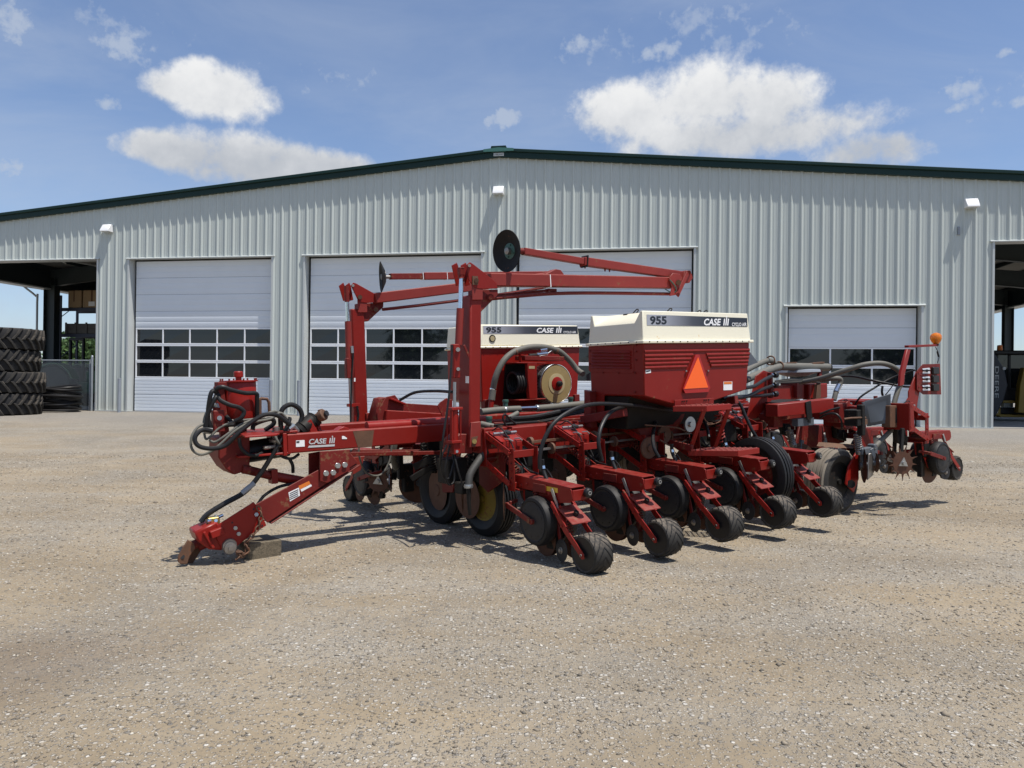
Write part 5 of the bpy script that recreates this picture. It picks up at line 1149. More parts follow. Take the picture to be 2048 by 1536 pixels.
# lid face leans in a little: decal plane follows it
def lid_pt(px, py, q0, zl, zt, off=.003):
    t_ = None
    for _ in range(3):
        q = q0 - .008 + (.0176 * (t_ if t_ is not None else .5)) - off; p_ = P(px, py, q=q); t_ = (p_.z - zl - .026) / (zt - zl - .026)
    return p_
def lid_decals(par, q0, zl, zt, st, num, logo, cyc):
    L_ = lambda x, y, o=.003: lid_pt(x, y, q0, zl, zt, o)
    MB().prism([L_(*p_) for p_ in st], (0, .0012, 0)).build('stripe_decal', M['stripe'], par)
    for (box_, body, mt, nme, kw) in ((num, '955', 'ink', 'model_number', dict(bold=.035)), (cyc, 'CYCLO AIR', 'white', 'lettering', dict(bold=.015))):
        a = L_(box_[0], box_[3], .0045); b = L_(box_[2], box_[3], .0045); c = L_(box_[0], box_[1], .0045); xd = b - a; yd = c - a
        text(MB(), body, a, xd.normalized(), yd.normalized(), xd.length, yd.length, **kw).build(nme, M[mt], par)
    a = L_(logo[0], logo[3], .0045); b = L_(logo[2], logo[3], .0045); c = L_(logo[0], logo[1], .0045); xd = b - a; yd = c - a
    case_logo(a - xd * .04, xd.normalized(), yd.normalized(), xd.length, yd.length * 1.28, False, M['white'], par)
lid_decals(bin1, QB0, zl1, zt1, [(1293.5, 629), (1494.5, 636), (1495, 653.5), (1294, 650.5)], (1300, 632, 1333.5, 649), (1407.5, 637, 1458.5, 652), (1464, 645.2, 1493, 652.5))
# pressed ribs on the lower body, cut away round the sign
def rib(par, a, b, q, h=.020, mat=red):
    MB().tube([a, b], h, 8, 1).build('pressed_rib', mat, par)
for k in range(4):
    ya = [712, 720, 728, 736][k] + .0
    a = P(1286, ya, q=QB0); b = P(1385 - 4 * k, ya - 1.5, q=QB0); rib(bin1, V((R0 + .01, QB0 + .006, a.z)), V((b.x, QB0 + .006, a.z)), QB0)
    a2 = P(1412 + 3 * k, ya - 1, q=QB0); rib(bin1, V((a2.x, QB0 + .006, a.z)), V((R1 - .012 - .012 * k, QB0 + .006, a.z)), QB0)
rib(bin1, V((R0 + .01, QB0 + .008, P(1290, 703, q=QB0).z)), V((R1 - .01, QB0 + .008, P(1290, 703, q=QB0).z)), QB0)
# slow moving vehicle sign
tri_o = [(1393, 709), (1421, 776), (1419, 784), (1368, 786), (1366, 778)]
sm = MB().prism([P(1391.5, 709, q=QB0 - .02), P(1398.5, 709, q=QB0 - .02), P(1420.5, 775, q=QB0 - .02), P(1416.5, 784, q=QB0 - .02), P(1370.5, 786.5, q=QB0 - .02), P(1366.5, 777.5, q=QB0 - .02)], (0, .006, 0)).build('warning_sign', M['smvr'], bin1)
MB().prism([P(1396.5, 714.5, q=QB0 - .0235), P(1416.5, 775, q=QB0 - .0235), P(1369, 777.8, q=QB0 - .0235)], (0, .003, 0)).build('orange_triangle', M['smv'], sm)
MB().cyl(P(1373, 742, q=QB0 - .02), P(1373, 742, q=QB0), .008, n=8).cyl(P(1417, 741.5, q=QB0 - .02), P(1417, 741.5, q=QB0), .008, n=8).build('sign_bolt', M['bolt'], bin1)
quad(MB(), [(1447, 763.5), (1464.5, 763), (1464.5, 780), (1447, 780.5)], QB0 - .002).build('warning_label', M['white'], bin1); quad(MB(), [(1448, 764), (1463.5, 763.5), (1463.5, 768), (1448, 768.5)], QB0 - .0035).build('label_header', M['orange'], bin1)
quad(MB(), [(1291.5, 739.5), (1301.5, 738.5), (1302, 745.5), (1291.5, 747)], QB0 - .002).build('sticker', M['white'], bin1); quad(MB(), [(1292.5, 742), (1300, 740.5), (1300, 742.5), (1292.5, 744.5)], QB0 - .0035).build('sticker_print', M['ink'], bin1)
# louvred access panel on the shaded end, skirt below it
pnl = MB().prism([P(x, y, r=R0 - .004) for x, y in ((1177, 692), (1266, 691), (1268, 742), (1264, 747), (1180, 744), (1177, 740))], (.004, 0, 0)).build('access_panel', red, bin1, .002)
for k in range(6):
    y_ = 700 + 6.3 * k; a = P(1184, y_ - .5, r=R0 - .004); b = P(1262, y_ + .6, r=R0 - .004)
    MB().prism([a, a + V((-.016, 0, -.022)), a + V((0, 0, -.026))], b - a).build('louvre', red, pnl)
bolts(MB(), [P(x, y, r=R0 - .004) for x, y in ((1174, 688), (1272, 690), (1208, 690), (1239, 690), (1180, 702), (1180, 728), (1206, 745), (1237, 746), (1272, 703), (1272, 720), (1270, 746), (1176, 784), (1189, 785), (1270, 784))], (-1, 0, 0), .009, .008).build('panel_bolt', M['redd'], bin1)
MB().prism([P(x, y, r=R0 + .002) for x, y in ((1168, 780), (1216, 784), (1208, 792), (1207, 845), (1168, 845))], (.012, 0, 0)).build('skirt', red, bin1, .003)
# latch wires on the lid
for x_, y_ in ((1270, 622), (1337, 620), (1395, 624), (1408, 624)): MB().tube([P(x_ - 4, y_ + 5, q=1.0), P(x_ + 3, y_ - 3, q=1.0), P(x_ + 7, y_ - 2, q=.98), P(x_ + 2, y_ + 6, q=.98)], .006, 6, 2).build('lid_latch', M['dark'], bin1)
MB().beam(P(1250, 630, q=.98), P(1281, 628, q=.98), .05, .02).build('lid_latch', M['dark'], bin1)

zl2, zt2 = 1.765, 2.035; S0, S1, T0, T1 = .845, 2.285, 2.74, 3.47
bin2 = seed_bin(S0, S1, T0, T1, zl2, zt2, 1.16, 1)
lid_decals(bin2, T0, zl2, zt2, [(966.5, 652), (1155, 652.5), (1156, 667.5), (967, 667.5)], (972, 654, 1003, 665.5), (1073, 655.5, 1124, 666.5), (1127, 662, 1152, 666.5))
c = lid_pt(984.5, 677, T0, zl2, zt2); MB().lathe([(0, .006), (.032, .006), (.036, .010), (.040, .010), (.042, .0)], c, (0, -1, 0), 24).build('pressure_gauge', [M['dark']], bin2); MB().lathe([(0, .008), (.030, .008), (.030, .004)], c, (0, -1, 0), 20).build('gauge_face', M['drumr'], bin2)
plate([(896, 664), (900, 657), (906, 656), (925, 656), (925, 697), (890, 700)], 2.66, .05)
# drum meter with its guard on the far bin
DQ = 2.46; dc = P(1112.5, 767.5, q=DQ)
dm = MB(); dm.lathe([(.222, 0), (.226, .004), (.226, .22), (.0, .22)], dc, (0, 1, 0), 48); 
drum = dm.build('seed_drum', M['zinc'], PL); dots = MB()
for i in range(40):
    for j in range(4):
        a_ = 2 * math.pi * (i + .5 * (j % 2)) / 40; p_ = dc + V((.225 * math.cos(a_), .05 + .045 * j, .225 * math.sin(a_))); dots.cyl(p_, p_ + V((math.cos(a_), 0, math.sin(a_))) * .004, .008, n=6)
dots.build('drum_perforation', M['dark'], drum)
MB().lathe([(0, -.010), (.09, -.010), (.215, -.004), (.219, .0)], dc, (0, 1, 0), 44).build('drum_disc', M['drum'], drum)
MB().ring(dc + V((0, -.002, 0)), (0, 1, 0), .220, .006, 48, 6).build('drum_rim', M['chrome'], drum)
MB().lathe([(.088, -.016), (.118, -.013), (.118, -.008)], dc, (0, 1, 0), 36).build('drum_ring', M['drumr'], drum)
MB().lathe([(0, -.030), (.05, -.030), (.078, -.022), (.082, -.010)], dc, (0, 1, 0), 30).build('drum_hub', redc, drum)
MB().lathe([(0, -.09), (.022, -.088), (.034, -.07), (.034, -.04), (.024, -.02)], dc + V((.004, 0, .0)), (0, 1, 0), 18).build('hub_knob', M['black'], drum)
plate([(1055, 726), (1074, 726), (1075, 797), (1059, 798), (1056, 760)], DQ - .05, .05).build('drum_guard', red, PL, .004)
MB().beam(P(1018, 726, q=DQ + .1), P(1076, 727, q=DQ + .1), .3, .012).beam(P(1022, 800, q=DQ + .1), P(1076, 797, q=DQ + .1), .3, .012).build('guard_shelf', red, PL, .003)
quad(MB(), [(1058, 732), (1069.5, 732), (1069.5, 737.5), (1058, 737.5)], DQ - .052).build('guard_label', M['drumr'], PL)
plate([(1012, 728), (1055, 728), (1055, 800), (1008, 800)], DQ + .25, .02).build('drum_housing', M['dark'], PL)
bl_ = MB()
for k in range(7): bl_.ring(P(1026 + 5 * k, 766, q=DQ + .10), (1, 0, 0), .115, .016, 26, 8)
bl_.build('rubber_bellows', M['rubber'], PL)
bar('hose_strap', P(1039, 704, q=DQ + .1), P(1041, 725, q=DQ + .1), .04, .01, redc, .002, up=(1, 0, 0))
hs = hose([(984, 800, 2.62), (986, 780, 2.60), (992, 752, 2.56), (1005, 725, 2.54), (1020, 709, 2.54), (1037, 700, 2.54), (1060, 694.5, 2.54), (1085, 694, 2.54), (1105, 698, 2.54), (1120, 704, 2.54), (1140, 722, 2.54), (1155, 740, 2.5), (1166, 748, 2.4)], .034, 'hoseg', 14, 'air_hose')
for x_, y_ in ((1031, 704), (1112, 702)): MB().lathe([(.037, -.012), (.040, 0), (.037, .012)], P(x_, y_, q=2.54), (1, 0, .4 if x_ < 1100 else -.45), 16).build('hose_clamp', M['rust'], hs)
MB().lathe([(.036, -.01), (.038, 0), (.036, .01)], P(986, 778, q=2.60), (.1, 0, 1), 16).build('hose_clamp', M['chrome'], hs); MB().cyl(P(986, 780, q=2.6), P(983, 800, q=2.6), .037, n=14).build('hose_cuff', M['hoseg'], hs)
MB().cyl(P(983, 800, q=2.6), P(981, 822, q=2.6), .03, n=14).build('air_pipe', redc, PL)
MB().cyl(P(1073, 710, q=2.52), P(1094, 707, q=2.52), .024, n=14).cyl(P(1080, 701, q=2.52), P(1093, 699, q=2.52), .020, n=14).build('air_solenoid', M['chrome'], PL); MB().cyl(P(1058, 711, q=2.52), P(1075, 710, q=2.52), .018, n=12).build('air_fitting', M['black'], PL)
MB().tube([P(1095, 707, q=2.52), P(1102, 702, q=2.52), P(1108, 697, q=2.52)], .006, 6, 2).build('air_line', M['zinc'], PL)
bar('meter_shelf', P(1040, 716, q=2.6), P(1118, 718, q=2.6), .20, .05, redd, .004)

# ---- pipes and hoses over the near bar
ap = hose([(962, 824, 2.0), (1000, 820, 2.0), (1040, 818, 2.0)], .034, 'hoseg', 14, 'air_pipe'); hose([(1074, 817, 2.0), (1110, 814, 2.0), (1168, 808, 2.0)], .036, 'hoseg', 14, 'air_pipe')
MB().cyl(P(1008, 820, q=2.0), P(1080, 817, q=2.0), .030, n=16).build('steel_coupling', M['chrome'], PL)
for x_ in (1010, 1074): MB().lathe([(.036, -.012), (.039, 0), (.036, .012)], P(x_, 820 - (x_ - 1010) * .05, q=2.0), (1, 0, 0), 16).build('hose_clamp', M['zinc'], PL)
for x_, y_, q_ in ((978, 842, 1.6), (1100, 832, 1.7), (1011, 808, 2.2), (1141, 802, 2.2)): MB().cyl(P(x_, y_ + 8, q=q_), P(x_, y_ - 7, q=q_), .026, n=12).lathe([(.03, 0), (.033, .02), (.03, .03)], P(x_, y_ - 3, q=q_), (0, 0, 1), 12).build('pipe_stub', M['greenpt'], PL)
hose([(962, 848, 1.55), (975, 851, 1.5), (986, 853, 1.48)], .028, 'hoseg', 12, 'air_pipe'); hose([(1014, 838, 1.7), (1025, 832, 1.7), (1036, 826, 1.7)], .026, 'hoseg', 12, 'air_pipe')
hose([(1020, 838, 1.6), (1070, 834, 1.6), (1130, 822, 1.6), (1175, 818, 1.6)], .026)
for k in range(5): hose([(985, 850 + k, 1.6), (1040, 846 - k, 1.55 + .03 * k), (1090, 842 - 2 * k, 1.55 + .03 * k), (1150, 828 - 2 * k, 1.5 + .03 * k), (1196, 820 - k, 1.45)], .008)
hose([(1016, 858, 1.45), (1006, 838, 1.45), (1010, 829, 1.45), (1022, 840, 1.45), (1032, 848, 1.45)], .009)
bar('hose_rack', P(985, 850, q=1.75), P(1200, 838, q=1.75), .06, .05, redd, .004)
bar('hose_rack', P(985, 838, q=2.3), P(1200, 828, q=2.3), .06, .05, redd, .004)
# seed delivery hoses: from the blower to each unit
hose([(1345, 822, .80), (1300, 815, .72), (1240, 809, .66), (1190, 808, .62), (1150, 818, .60), (1112, 842, .58), (1090, 875, .58), (1080, 910, .58), (1080, 938, .58)], .0175)
hose([(1300, 812, .9), (1262, 812, .80), (1225, 822, .70), (1204, 850, .62), (1197, 885, .58), (1204, 922, .58)], .0175)
hose([(1312, 840, .9), (1306, 870, .70), (1308, 895, .62), (1318, 915, .58)], .0165)
hose([(1375, 845, .95), (1400, 835, .9), (1412, 850, .8), (1418, 875, .7)], .0155)
hose([(1440, 800, .85), (1475, 803, .75), (1492, 835, .68), (1505, 862, .62), (1515, 878, .6)], .017)
# tall fan housing, drive discs, chains under the near bin
MB().lathe([(.0, -.08), (.20, -.08), (.22, -.05), (.22, .06), (.0, .07)], (1.60, 1.0, 1.02), (0, 1, 0), 32).tube([(1.80, .98, .93), (1.95, .95, 1.0), (2.02, .93, 1.14)], .09, 14, 5).build('fan_housing', redd, PL)
MB().prism([(1.24, .88, .94), (2.52, .88, .94), (2.60, .80, 1.26), (1.20, .80, 1.26)], (0, .42, 0)).build('added_dark_box', M['dark'], PL, .01)  # dark box added to blacken the cavity under the bin
MB().box((1.22, 1.31, .62), (1.30, 1.36, 1.24)).build('meter_post', M['dark'], PL); MB().box((2.5, 1.31, .62), (2.58, 1.36, 1.24)).build('meter_post', M['dark'], PL)
for c, R_, mt in (((1.72, .86, .86), .085, 'rust'), ((1.42, .78, .76), .10, 'rust'), ((1.95, .74, .95), .075, 'zinc')):
    sp_ = MB().lathe([(0, .01), (R_, .01), (R_, -.01), (0, -.01)], c, (0, 1, 0), 26).cyl(V(c) - V((0, .03, 0)), V(c), R_ * .35, n=14).build('drive_sprocket', M[mt], PL)
hose([(1290, 850, .75), (1350, 855, .72), (1370, 862, .7)], .008, 'rust', 6, 'drive_chain'); hose([(1320, 880, .72), (1345, 892, .7), (1372, 880, .7)], .008, 'rust', 6, 'drive_chain')
bar('frame_post', (1.12, 1.25, .95), (1.12, 1.25, 1.3), .08, .08, redd, .004); bar('frame_post', (2.60, 1.25, .95), (2.60, 1.25, 1.3), .08, .08, redd, .004)
bar('bin_rail', (1.1, .75, 1.12), (1.1, 1.35, 1.02), .06, .08, redd, .004); bar('bin_rail', (2.62, .70, 1.16), (2.62, 1.35, 1.04), .06, .08, redd, .004)
bar('frame_post', (.9, 2.75, .95), (.9, 2.75, 1.2), .08, .08, redd, .004); bar('frame_post', (2.2, 2.75, .95), (2.2, 2.75, 1.2), .08, .08, redd, .004)
bar('drive_shaft', (-.1, 1.16, .88), (3.6, 1.16, .88), .022, .022, M['rust'], 0); bar('drive_shaft', (.2, 1.05, .82), (3.6, 1.05, .82), .018, .018, M['steel'], 0)
for i in range(5):
    r0 = .762 * i + .30
    MB().cyl((r0, 1.16, .88), (r0 + .03, 1.16, .88), .045, n=18).build('drive_sprocket', M['rust'], PL); MB().cyl((r0 + .16, 1.05, .82), (r0 + .18, 1.05, .82), .05, n=18).build('drive_sprocket', M['rust'], PL)
    MB().cbox((r0 + .08, 1.25, .72), (.16, .12, .14)).cyl((r0 + .08, 1.18, .66), (r0 + .08, 1.05, .60), .04, n=12).build('gearbox', M['dark'], PL, .012)
for c_, d_ in (((2.9, 1.15, .80), (.22, .3, .25)), ((.5, 1.45, .66), (.5, .18, .22)), ((1.35, 1.5, .65), (.5, .2, .24)), ((2.1, 1.5, .65), (.45, .2, .24))): MB().cbox(c_, d_).build('gear_case', M['dark'], PL, .02)
# access steps with expanded metal treads
def tread(name, p0, p1, p2, lift=.0):
    """p0 inner left, p1 outer left, p2 outer right (photo pixels with q) -> frame and mesh of diamonds"""
    a, b, c = [P(x, y, q=q) for x, y, q in (p0, p1, p2)]; z = (a.z + b.z + c.z) / 3; a.z = b.z = c.z = z; d = a + c - b; u = (c - b); v = (a - b); o = MB(); lu, lv = u.length, v.length; un, vn = u.normalized(), v.normalized()
    for s_, e_ in ((b, c), (c, d), (d, a), (a, b)): o.beam(s_ - V((0, 0, .022)), e_ - V((0, 0, .022)), .012, .05)
    f = o.build(name, redc, PL, .002); m = MB(); nu, nv = int(lu / .062), int(lv / .045)
    for i in range(nu):
        for j in range(nv):
            c0_ = b + un * (lu * (i + .5) / nu) + vn * (lv * (j + .5) / nv); hu, hv = lu / nu / 2, lv / nv / 2
            for s1, s2 in ((1, 1), (1, -1), (-1, 1), (-1, -1)): m.beam(c0_ + un * hu * s1, c0_ + vn * hv * s2, .008, .010)
            m.cbox(c0_ + un * hu, (.016, .016, .016))
    m.build('tread_mesh', M['red_sheen'], f); return f, (a, b, c, d)
st1, q1_ = tread('upper_step', (1346, 806, .52), (1412, 815, .27), (1462, 813, .27))
st2, q2_ = tread('lower_step', (1376, 887, .52), (1475, 908, .16), (1518, 905, .16))
plate([(1350, 800), (1428, 796), (1428, 807), (1350, 813)], .545, .014).build('step_bracket', red, PL, .003)
bolts(MB(), [P(x, y, q=.545) for x, y in ((1364, 803), (1368, 802.5), (1373, 802), (1408, 800), (1412, 800), (1417, 799.5))], (0, -1, 0), .007, .008).build('bracket_bolt', M['dark'], PL)
for a_, b_ in ((q1_[1], q2_[0]), (q1_[2], q2_[0] + V((.42, .05, 0)))): bar('step_hanger', a_ - V((0, -.02, .03)), b_ + V((.02, 0, -.01)), .012, .055, red, .002, up=(1, 0, 0))
MB().tube([P(1404, 826, q=.4), P(1412, 842, q=.4), P(1425, 848, q=.4), P(1440, 842, q=.4), P(1443, 828, q=.4)], .004, 6, 4).build('loose_wire', M['rust'], PL)
MB().spring(P(1436, 828, q=.75), P(1444, 888, q=.75), .035, .009, 9).build('down_pressure_spring', redf, PL)
bar('step_arm', P(1340, 885, q=.75), P(1385, 897, q=.45), .03, .06, redd, .003)

# ---- centre frame and rear section
plate([(1500, 800), (1556, 808), (1556, 835), (1500, 830)], .95, .02)
MB().prism([P(1556, 809, q=.80), P(1556, 834, q=.80), P(1668, 823, q=.80), P(1668, 797, q=.80)], (0, .16, 0)).build('side_beam', red, PL, .006)
MB().prism([P(1556, 809, q=.80), P(1556, 834, q=.80), P(1505, 832, q=1.45), P(1505, 805, q=1.45)], (.05, .02, 0)).build('side_beam', redd, PL, .006)
MB().prism([P(1520, 806, z=1.055), P(1558, 808, z=1.055), P(1600, 801, z=1.055), P(1560, 800, z=1.055)], (0, 0, .012)).build('beam_cover', M['dark'], PL)
bar('upper_beam', P(1520, 789, q=1.75), P(1596, 783, q=1.75), .20, .19, red, .012)
MB().prism([P(1594, 766, q=1.6), P(1605, 766, q=1.6), P(1604, 796, q=1.6), P(1594, 796, q=1.6)], (0, .25, 0)).build('beam_flange', redd, PL, .003)
bar('upper_beam', P(1605, 783, q=1.7), P(1642, 781, q=1.7), .20, .20, red, .012)
MB().prism([P(1636, 768, q=1.55), P(1642, 768, q=1.55), P(1642, 800, q=1.55), P(1632, 800, q=1.55)], (0, .2, 0)).build('corner_post', M['rust'], PL, .004)
plate([(1512, 752), (1528, 741), (1540, 745), (1544, 800), (1505, 845), (1492, 845)], 1.15, .014).build('bulkhead_plate', red, PL, .003)
bar('bulkhead_bar', P(1540, 745, q=1.10), P(1541, 796, q=1.10), .05, .04, redd, .003, up=(1, 0, 0))
for y0, y1, xx0 in ((751, 776, 1490), (771, 796, 1470), (789, 797, 1445)):
    h_ = hose([(xx0, y1, .80), (xx0 + (1545 - xx0) * .35, y1 - 4, .88), (xx0 + (1545 - xx0) * .7, y0 + (y1 - y0) * .35, .98), (1546, y0, 1.05)], .020); MB().lathe([(.028, -.03), (.034, -.02), (.034, .02), (.026, .035), (.0, .035)], P(1551, y0 - 1, q=1.04), (1, .1, 0), 14).build('hose_connector', M['black'], h_)
    MB().lathe([(.0225, -.01), (.024, 0), (.0225, .01)], P(1544.5, y0, q=1.05), (1, 0, .2), 12).build('hose_clamp', M['chrome'], h_)
# grey manifold pipe and its branches
MB().cyl(P(1560, 733, q=1.6), P(1657, 734.5, q=1.6), .050, n=24).build('manifold_pipe', M['hoseg'], PL)
MB().lathe([(.052, -.01), (.056, 0), (.052, .015)], P(1657, 734.5, q=1.6), (1, 0, 0), 24).lathe([(0, .01), (.05, .01)], P(1658, 734.5, q=1.6), (1, 0, 0), 20).build('pipe_collar', M['black'], PL)
for x_, y_ in ((1558, 732), (1541, 721)): MB().ring(P(x_, y_, q=1.6), (1, .2, -.2), .055, .010, 22, 8).build('pipe_collar', M['rust'], PL)
hose([(1490, 760, 1.35), (1520, 747, 1.45), (1545, 738, 1.55), (1562, 733, 1.6)], .045, 'hoseg', 14, 'air_pipe'); hose([(1490, 742, 1.5), (1515, 729, 1.6), (1538, 721, 1.65), (1552, 728, 1.65)], .034, 'hoseg', 14, 'air_pipe')
MB().lathe([(.30, .03), (.31, 0), (.12, -.06), (.0, -.07)], P(1592, 744, q=1.75), (0, 0, 1), 30).lathe([(.0, .05), (.30, .03)], P(1592, 744, q=1.75), (0, 0, 1), 30).build('tower_dish', M['pipe'], PL)
bar('dish_post', P(1640, 740, q=1.6), P(1637, 768, q=1.6), .06, .04, redd, .003, up=(0, 1, 0)); bar('dish_strap', P(1570, 726, q=1.6), P(1590, 725, q=1.6), .06, .012, M['rust'], 0); bar('dish_strap', P(1622, 727, q=1.6), P(1645, 725, q=1.6), .06, .02, M['rust'], 0)
for k in range(5): hose([(1550, 762 + k, 1.4), (1580, 758 + 2 * k, 1.35), (1610, 760 + k, 1.35), (1640, 762 + k, 1.3), (1632, 770, 1.4)], .008, 'hoseg' if k % 2 else 'hose')
plate([(1497, 700), (1516, 725), (1497, 732)], 1.25, .02).build('deflector', M['greyp'], PL)
# sub frame: box tubes, grey stub, posts
bar('cross_tube', P(1590, 845, q=.86), P(1622, 842, q=.86), .08, .09, M['greyp'], .004); MB().prism([P(1616, 836, q=.815), P(1622, 836, q=.815), P(1622, 845, q=.815), P(1616, 845, q=.815)], (0, .002, 0)).build('tube_end', M['seal'], PL)
bar('strap', P(1616, 803, q=.79), P(1619, 838, q=.79), .10, .012, M['dark'], 0, up=(0, 1, 0))
bar('front_cross_bar', (3.75, 1.0, .86), (3.75, 3.4, .86), .16, .16, redd, .006)
bar('side_rail', (3.2, 1.35, .90), (5.0, 1.35, .90), .12, .16, redd, .006); bar('side_rail', (3.2, 2.75, .90), (5.0, 2.75, .90), .12, .16, redd, .006)
# wheel fork, shield and posts over the rear near wheel
plate([(1713, 905), (1717, 908), (1718, 958), (1708, 985), (1692, 968), (1697, 935)], .41, .02).build('wheel_fork', redc, PL, .004)
MB().cyl(P(1702, 968, q=.38), P(1702, 968, q=.56), .045, n=16).build('wheel_hub', M['dark'], PL)
MB().prism([P(1650, 886, q=.84), P(1712, 890, q=.84), P(1706, 897, q=.78), P(1646, 894, q=.78)], (0, .08, .006)).build('wheel_scraper', M['rust'], PL)
plate([(1725, 855), (1744, 858), (1748, 890), (1735, 905), (1722, 905)], .75, .02).build('lift_plate', red, PL, .004); plate([(1600, 850), (1645, 850), (1650, 880), (1640, 895), (1590, 895)], 1.3, .03).build('lift_plate', redd, PL, .006)
plate([(1650, 850), (1680, 845), (1690, 885), (1660, 890)], 1.1, .03).build('lift_plate', redd, PL, .006)
for (x_, y_, x2, y2, q_) in ((1714, 868, 1719, 905, .35), (1578, 860, 1586, 890, 1.0)):
    MB().spring(P(x_, y_, q=q_), P(x2, y2, q=q_), .034, .0085, 9).cyl(P(x_, y_ - 6, q=q_), P(x2, y2, q=q_), .014, n=10).lathe([(.04, 0), (.045, .03), (.03, .06)], P(x2, y2 + 4, q=q_), (0, 0, 1), 14).build('coulter_spring', M['steel'], PL)
def coulter(c, ax, R, arm):
    MB().lathe([(0, .012), (.05, .012), (.06, .003), (R, .0), (.06, -.003), (.05, -.012), (0, -.012)], c, ax, 40).build('coulter_disc', M['disc'], PL)
    MB().beam(V(c), arm, .03, .05).cyl(V(c) - V(ax).normalized() * .04, V(c) + V(ax).normalized() * .04, .035, n=14).build('coulter_arm', M['greyp'], PL, .004)
coulter(P(1727, 930, q=.33), (.63, -.755, 0), .20, P(1722, 892, q=.33)); coulter(P(1752, 925, q=.28), (.74, -.67, 0), .11, P(1742, 897, q=.3))
MB().prism([P(1738, 908, q=.29), P(1746, 905, q=.29), P(1747, 950, q=.29), P(1736, 960, q=.29)], (0, .02, 0)).build('opener_blade', M['steel'], PL, .003)
MB().cbox(P(1729, 902, q=.33), (.2, .07, .08)).cbox(P(1745, 900, q=.33), (.07, .09, .14)).build('coulter_block', M['greyp'], PL, .01)
hose([(1790, 852, .34), (1775, 868, .33), (1758, 885, .32), (1746, 899, .31)], .028, 'hoseg', 12, 'fertiliser_hose')
for q_, x_, y_ in ((1.0, 1600, 915), (1.0, 1545, 930)): coulter(P(x_, y_, q=q_), (.5, .85, 0), .17, P(x_ + 4, y_ - 35, q=q_))
# parallel clamps on the rear bar end
QE = .22
MB().prism([P(1725, 805, q=QE + .18), P(1782, 787, q=QE), P(1782, 845, q=QE), P(1736, 853, q=QE + .18)], (0, .014, 0)).build('grey_gusset', M['greyp'], PL, .003)
plate([(1780, 811), (1803, 811), (1803, 855), (1780, 855)], QE - .01, .10).build('bar_end_clamp', M['rust'], PL, .006); plate([(1791, 816), (1801, 815), (1801, 845), (1791, 846)], QE - .0125, .003).build('bar_end_hole', M['seal'], PL)
plate([(1801, 806), (1811, 806), (1811, 858), (1801, 858)], QE - .02, .12).build('bar_end_plate', M['rust'], PL, .004)
MB().cbox(P(1709, 835, q=.36), (.16, .16, .18)).cbox(P(1722, 840, q=.30), (.06, .07, .34)).build('clamp_block', M['dark'], PL, .008); MB().prism([P(1729, 839, q=.28), P(1735, 838, q=.28), P(1735, 849, q=.28), P(1729, 850, q=.28)], (0, .12, 0)).build('clamp_tube', M['rust'], PL)
MB().tube([P(1688, 838, q=.30), P(1702, 836, q=.28), P(1731, 835, q=.28)], .010, 8, 1).build('u_bolt', M['rust'], PL)
MB().prism([P(1735, 802, q=.75), P(1745, 798, q=.75), P(1772, 800, q=.75), P(1770, 815, q=.75), P(1736, 820, q=.75)], (0, .4, 0)).build('bar_mount', redc, PL, .008)
for x_ in (1751, 1771): bar('mount_tab', P(x_, 792, q=.7), P(x_ + .5, 804, q=.7), .045, .02, redc, .002, up=(1, 0, 0))
MB().prism([P(1690, 808, q=.82), P(1697, 802, q=.82), P(1698, 860, q=.82), P(1688, 855, q=.82)], (0, .14, 0)).prism([P(1677, 808, q=.82), P(1692, 806, q=.82), P(1692, 846, q=.82), P(1679, 846, q=.82)], (0, .2, 0)).build('bar_mount', redd, PL, .006)
hose([(1640, 828, .8), (1660, 820, .7), (1680, 815, .62)], .012); hose([(1640, 835, .75), (1655, 828, .65), (1672, 828, .55), (1682, 840, .5), (1684, 858, .5)], .011)
# light mast with reflector board and amber beacon
QM = .20
plate([(1811, 806), (1818, 795), (1818, 783), (1834, 743), (1840, 752), (1839, 785), (1833, 818), (1832, 832), (1821, 838), (1820, 850), (1811, 856)], QM, .016).build('light_mast', red, PL, .003)
plate([(1802, 745), (1815, 698), (1822, 698), (1810, 748), (1808, 770), (1800, 772)], QM + .03, .03).build('beacon_post', redc, PL, .004)
bar('beacon_arm', P(1813, 693, q=QM + .045), P(1873, 690.5, q=QM + .045), .05, .028, red, .003)
bc = P(1872, 689, q=QM + .045); bo = MB().lathe([(.022, .0), (.032, .010), (.055, .040), (.066, .075), (.064, .105), (.048, .13), (.022, .143), (0, .146)], bc, (0, 0, 1), 28).build('beacon', M['amber'], PL)
MB().lathe([(.030, -.01), (.030, .012), (0, .014)], bc, (0, 0, 1), 16).cyl(bc, bc + V((0, 0, .07)), .012, n=10).build('beacon_base', M['dark'], bo)
hose([(1871, 694, QM + .05), (1875, 702, QM + .05), (1878, 713, QM + .05), (1875, 726, QM + .05)], .005, 'black', 6, 'wire'); MB().cyl(P(1874.5, 703, q=QM + .05), P(1877.5, 713, q=QM + .05), .011, n=8).build('wire_plug', M['black'], PL)
bd = MB(); bq = QM - .02
bd = MB().prism([P(*p_, q=bq) for p_ in ((1834, 742), (1846, 728.5), (1880, 727.5), (1882.5, 789), (1847, 789), (1834, 779))], (0, .006, 0)).build('light_board', redd, PL)
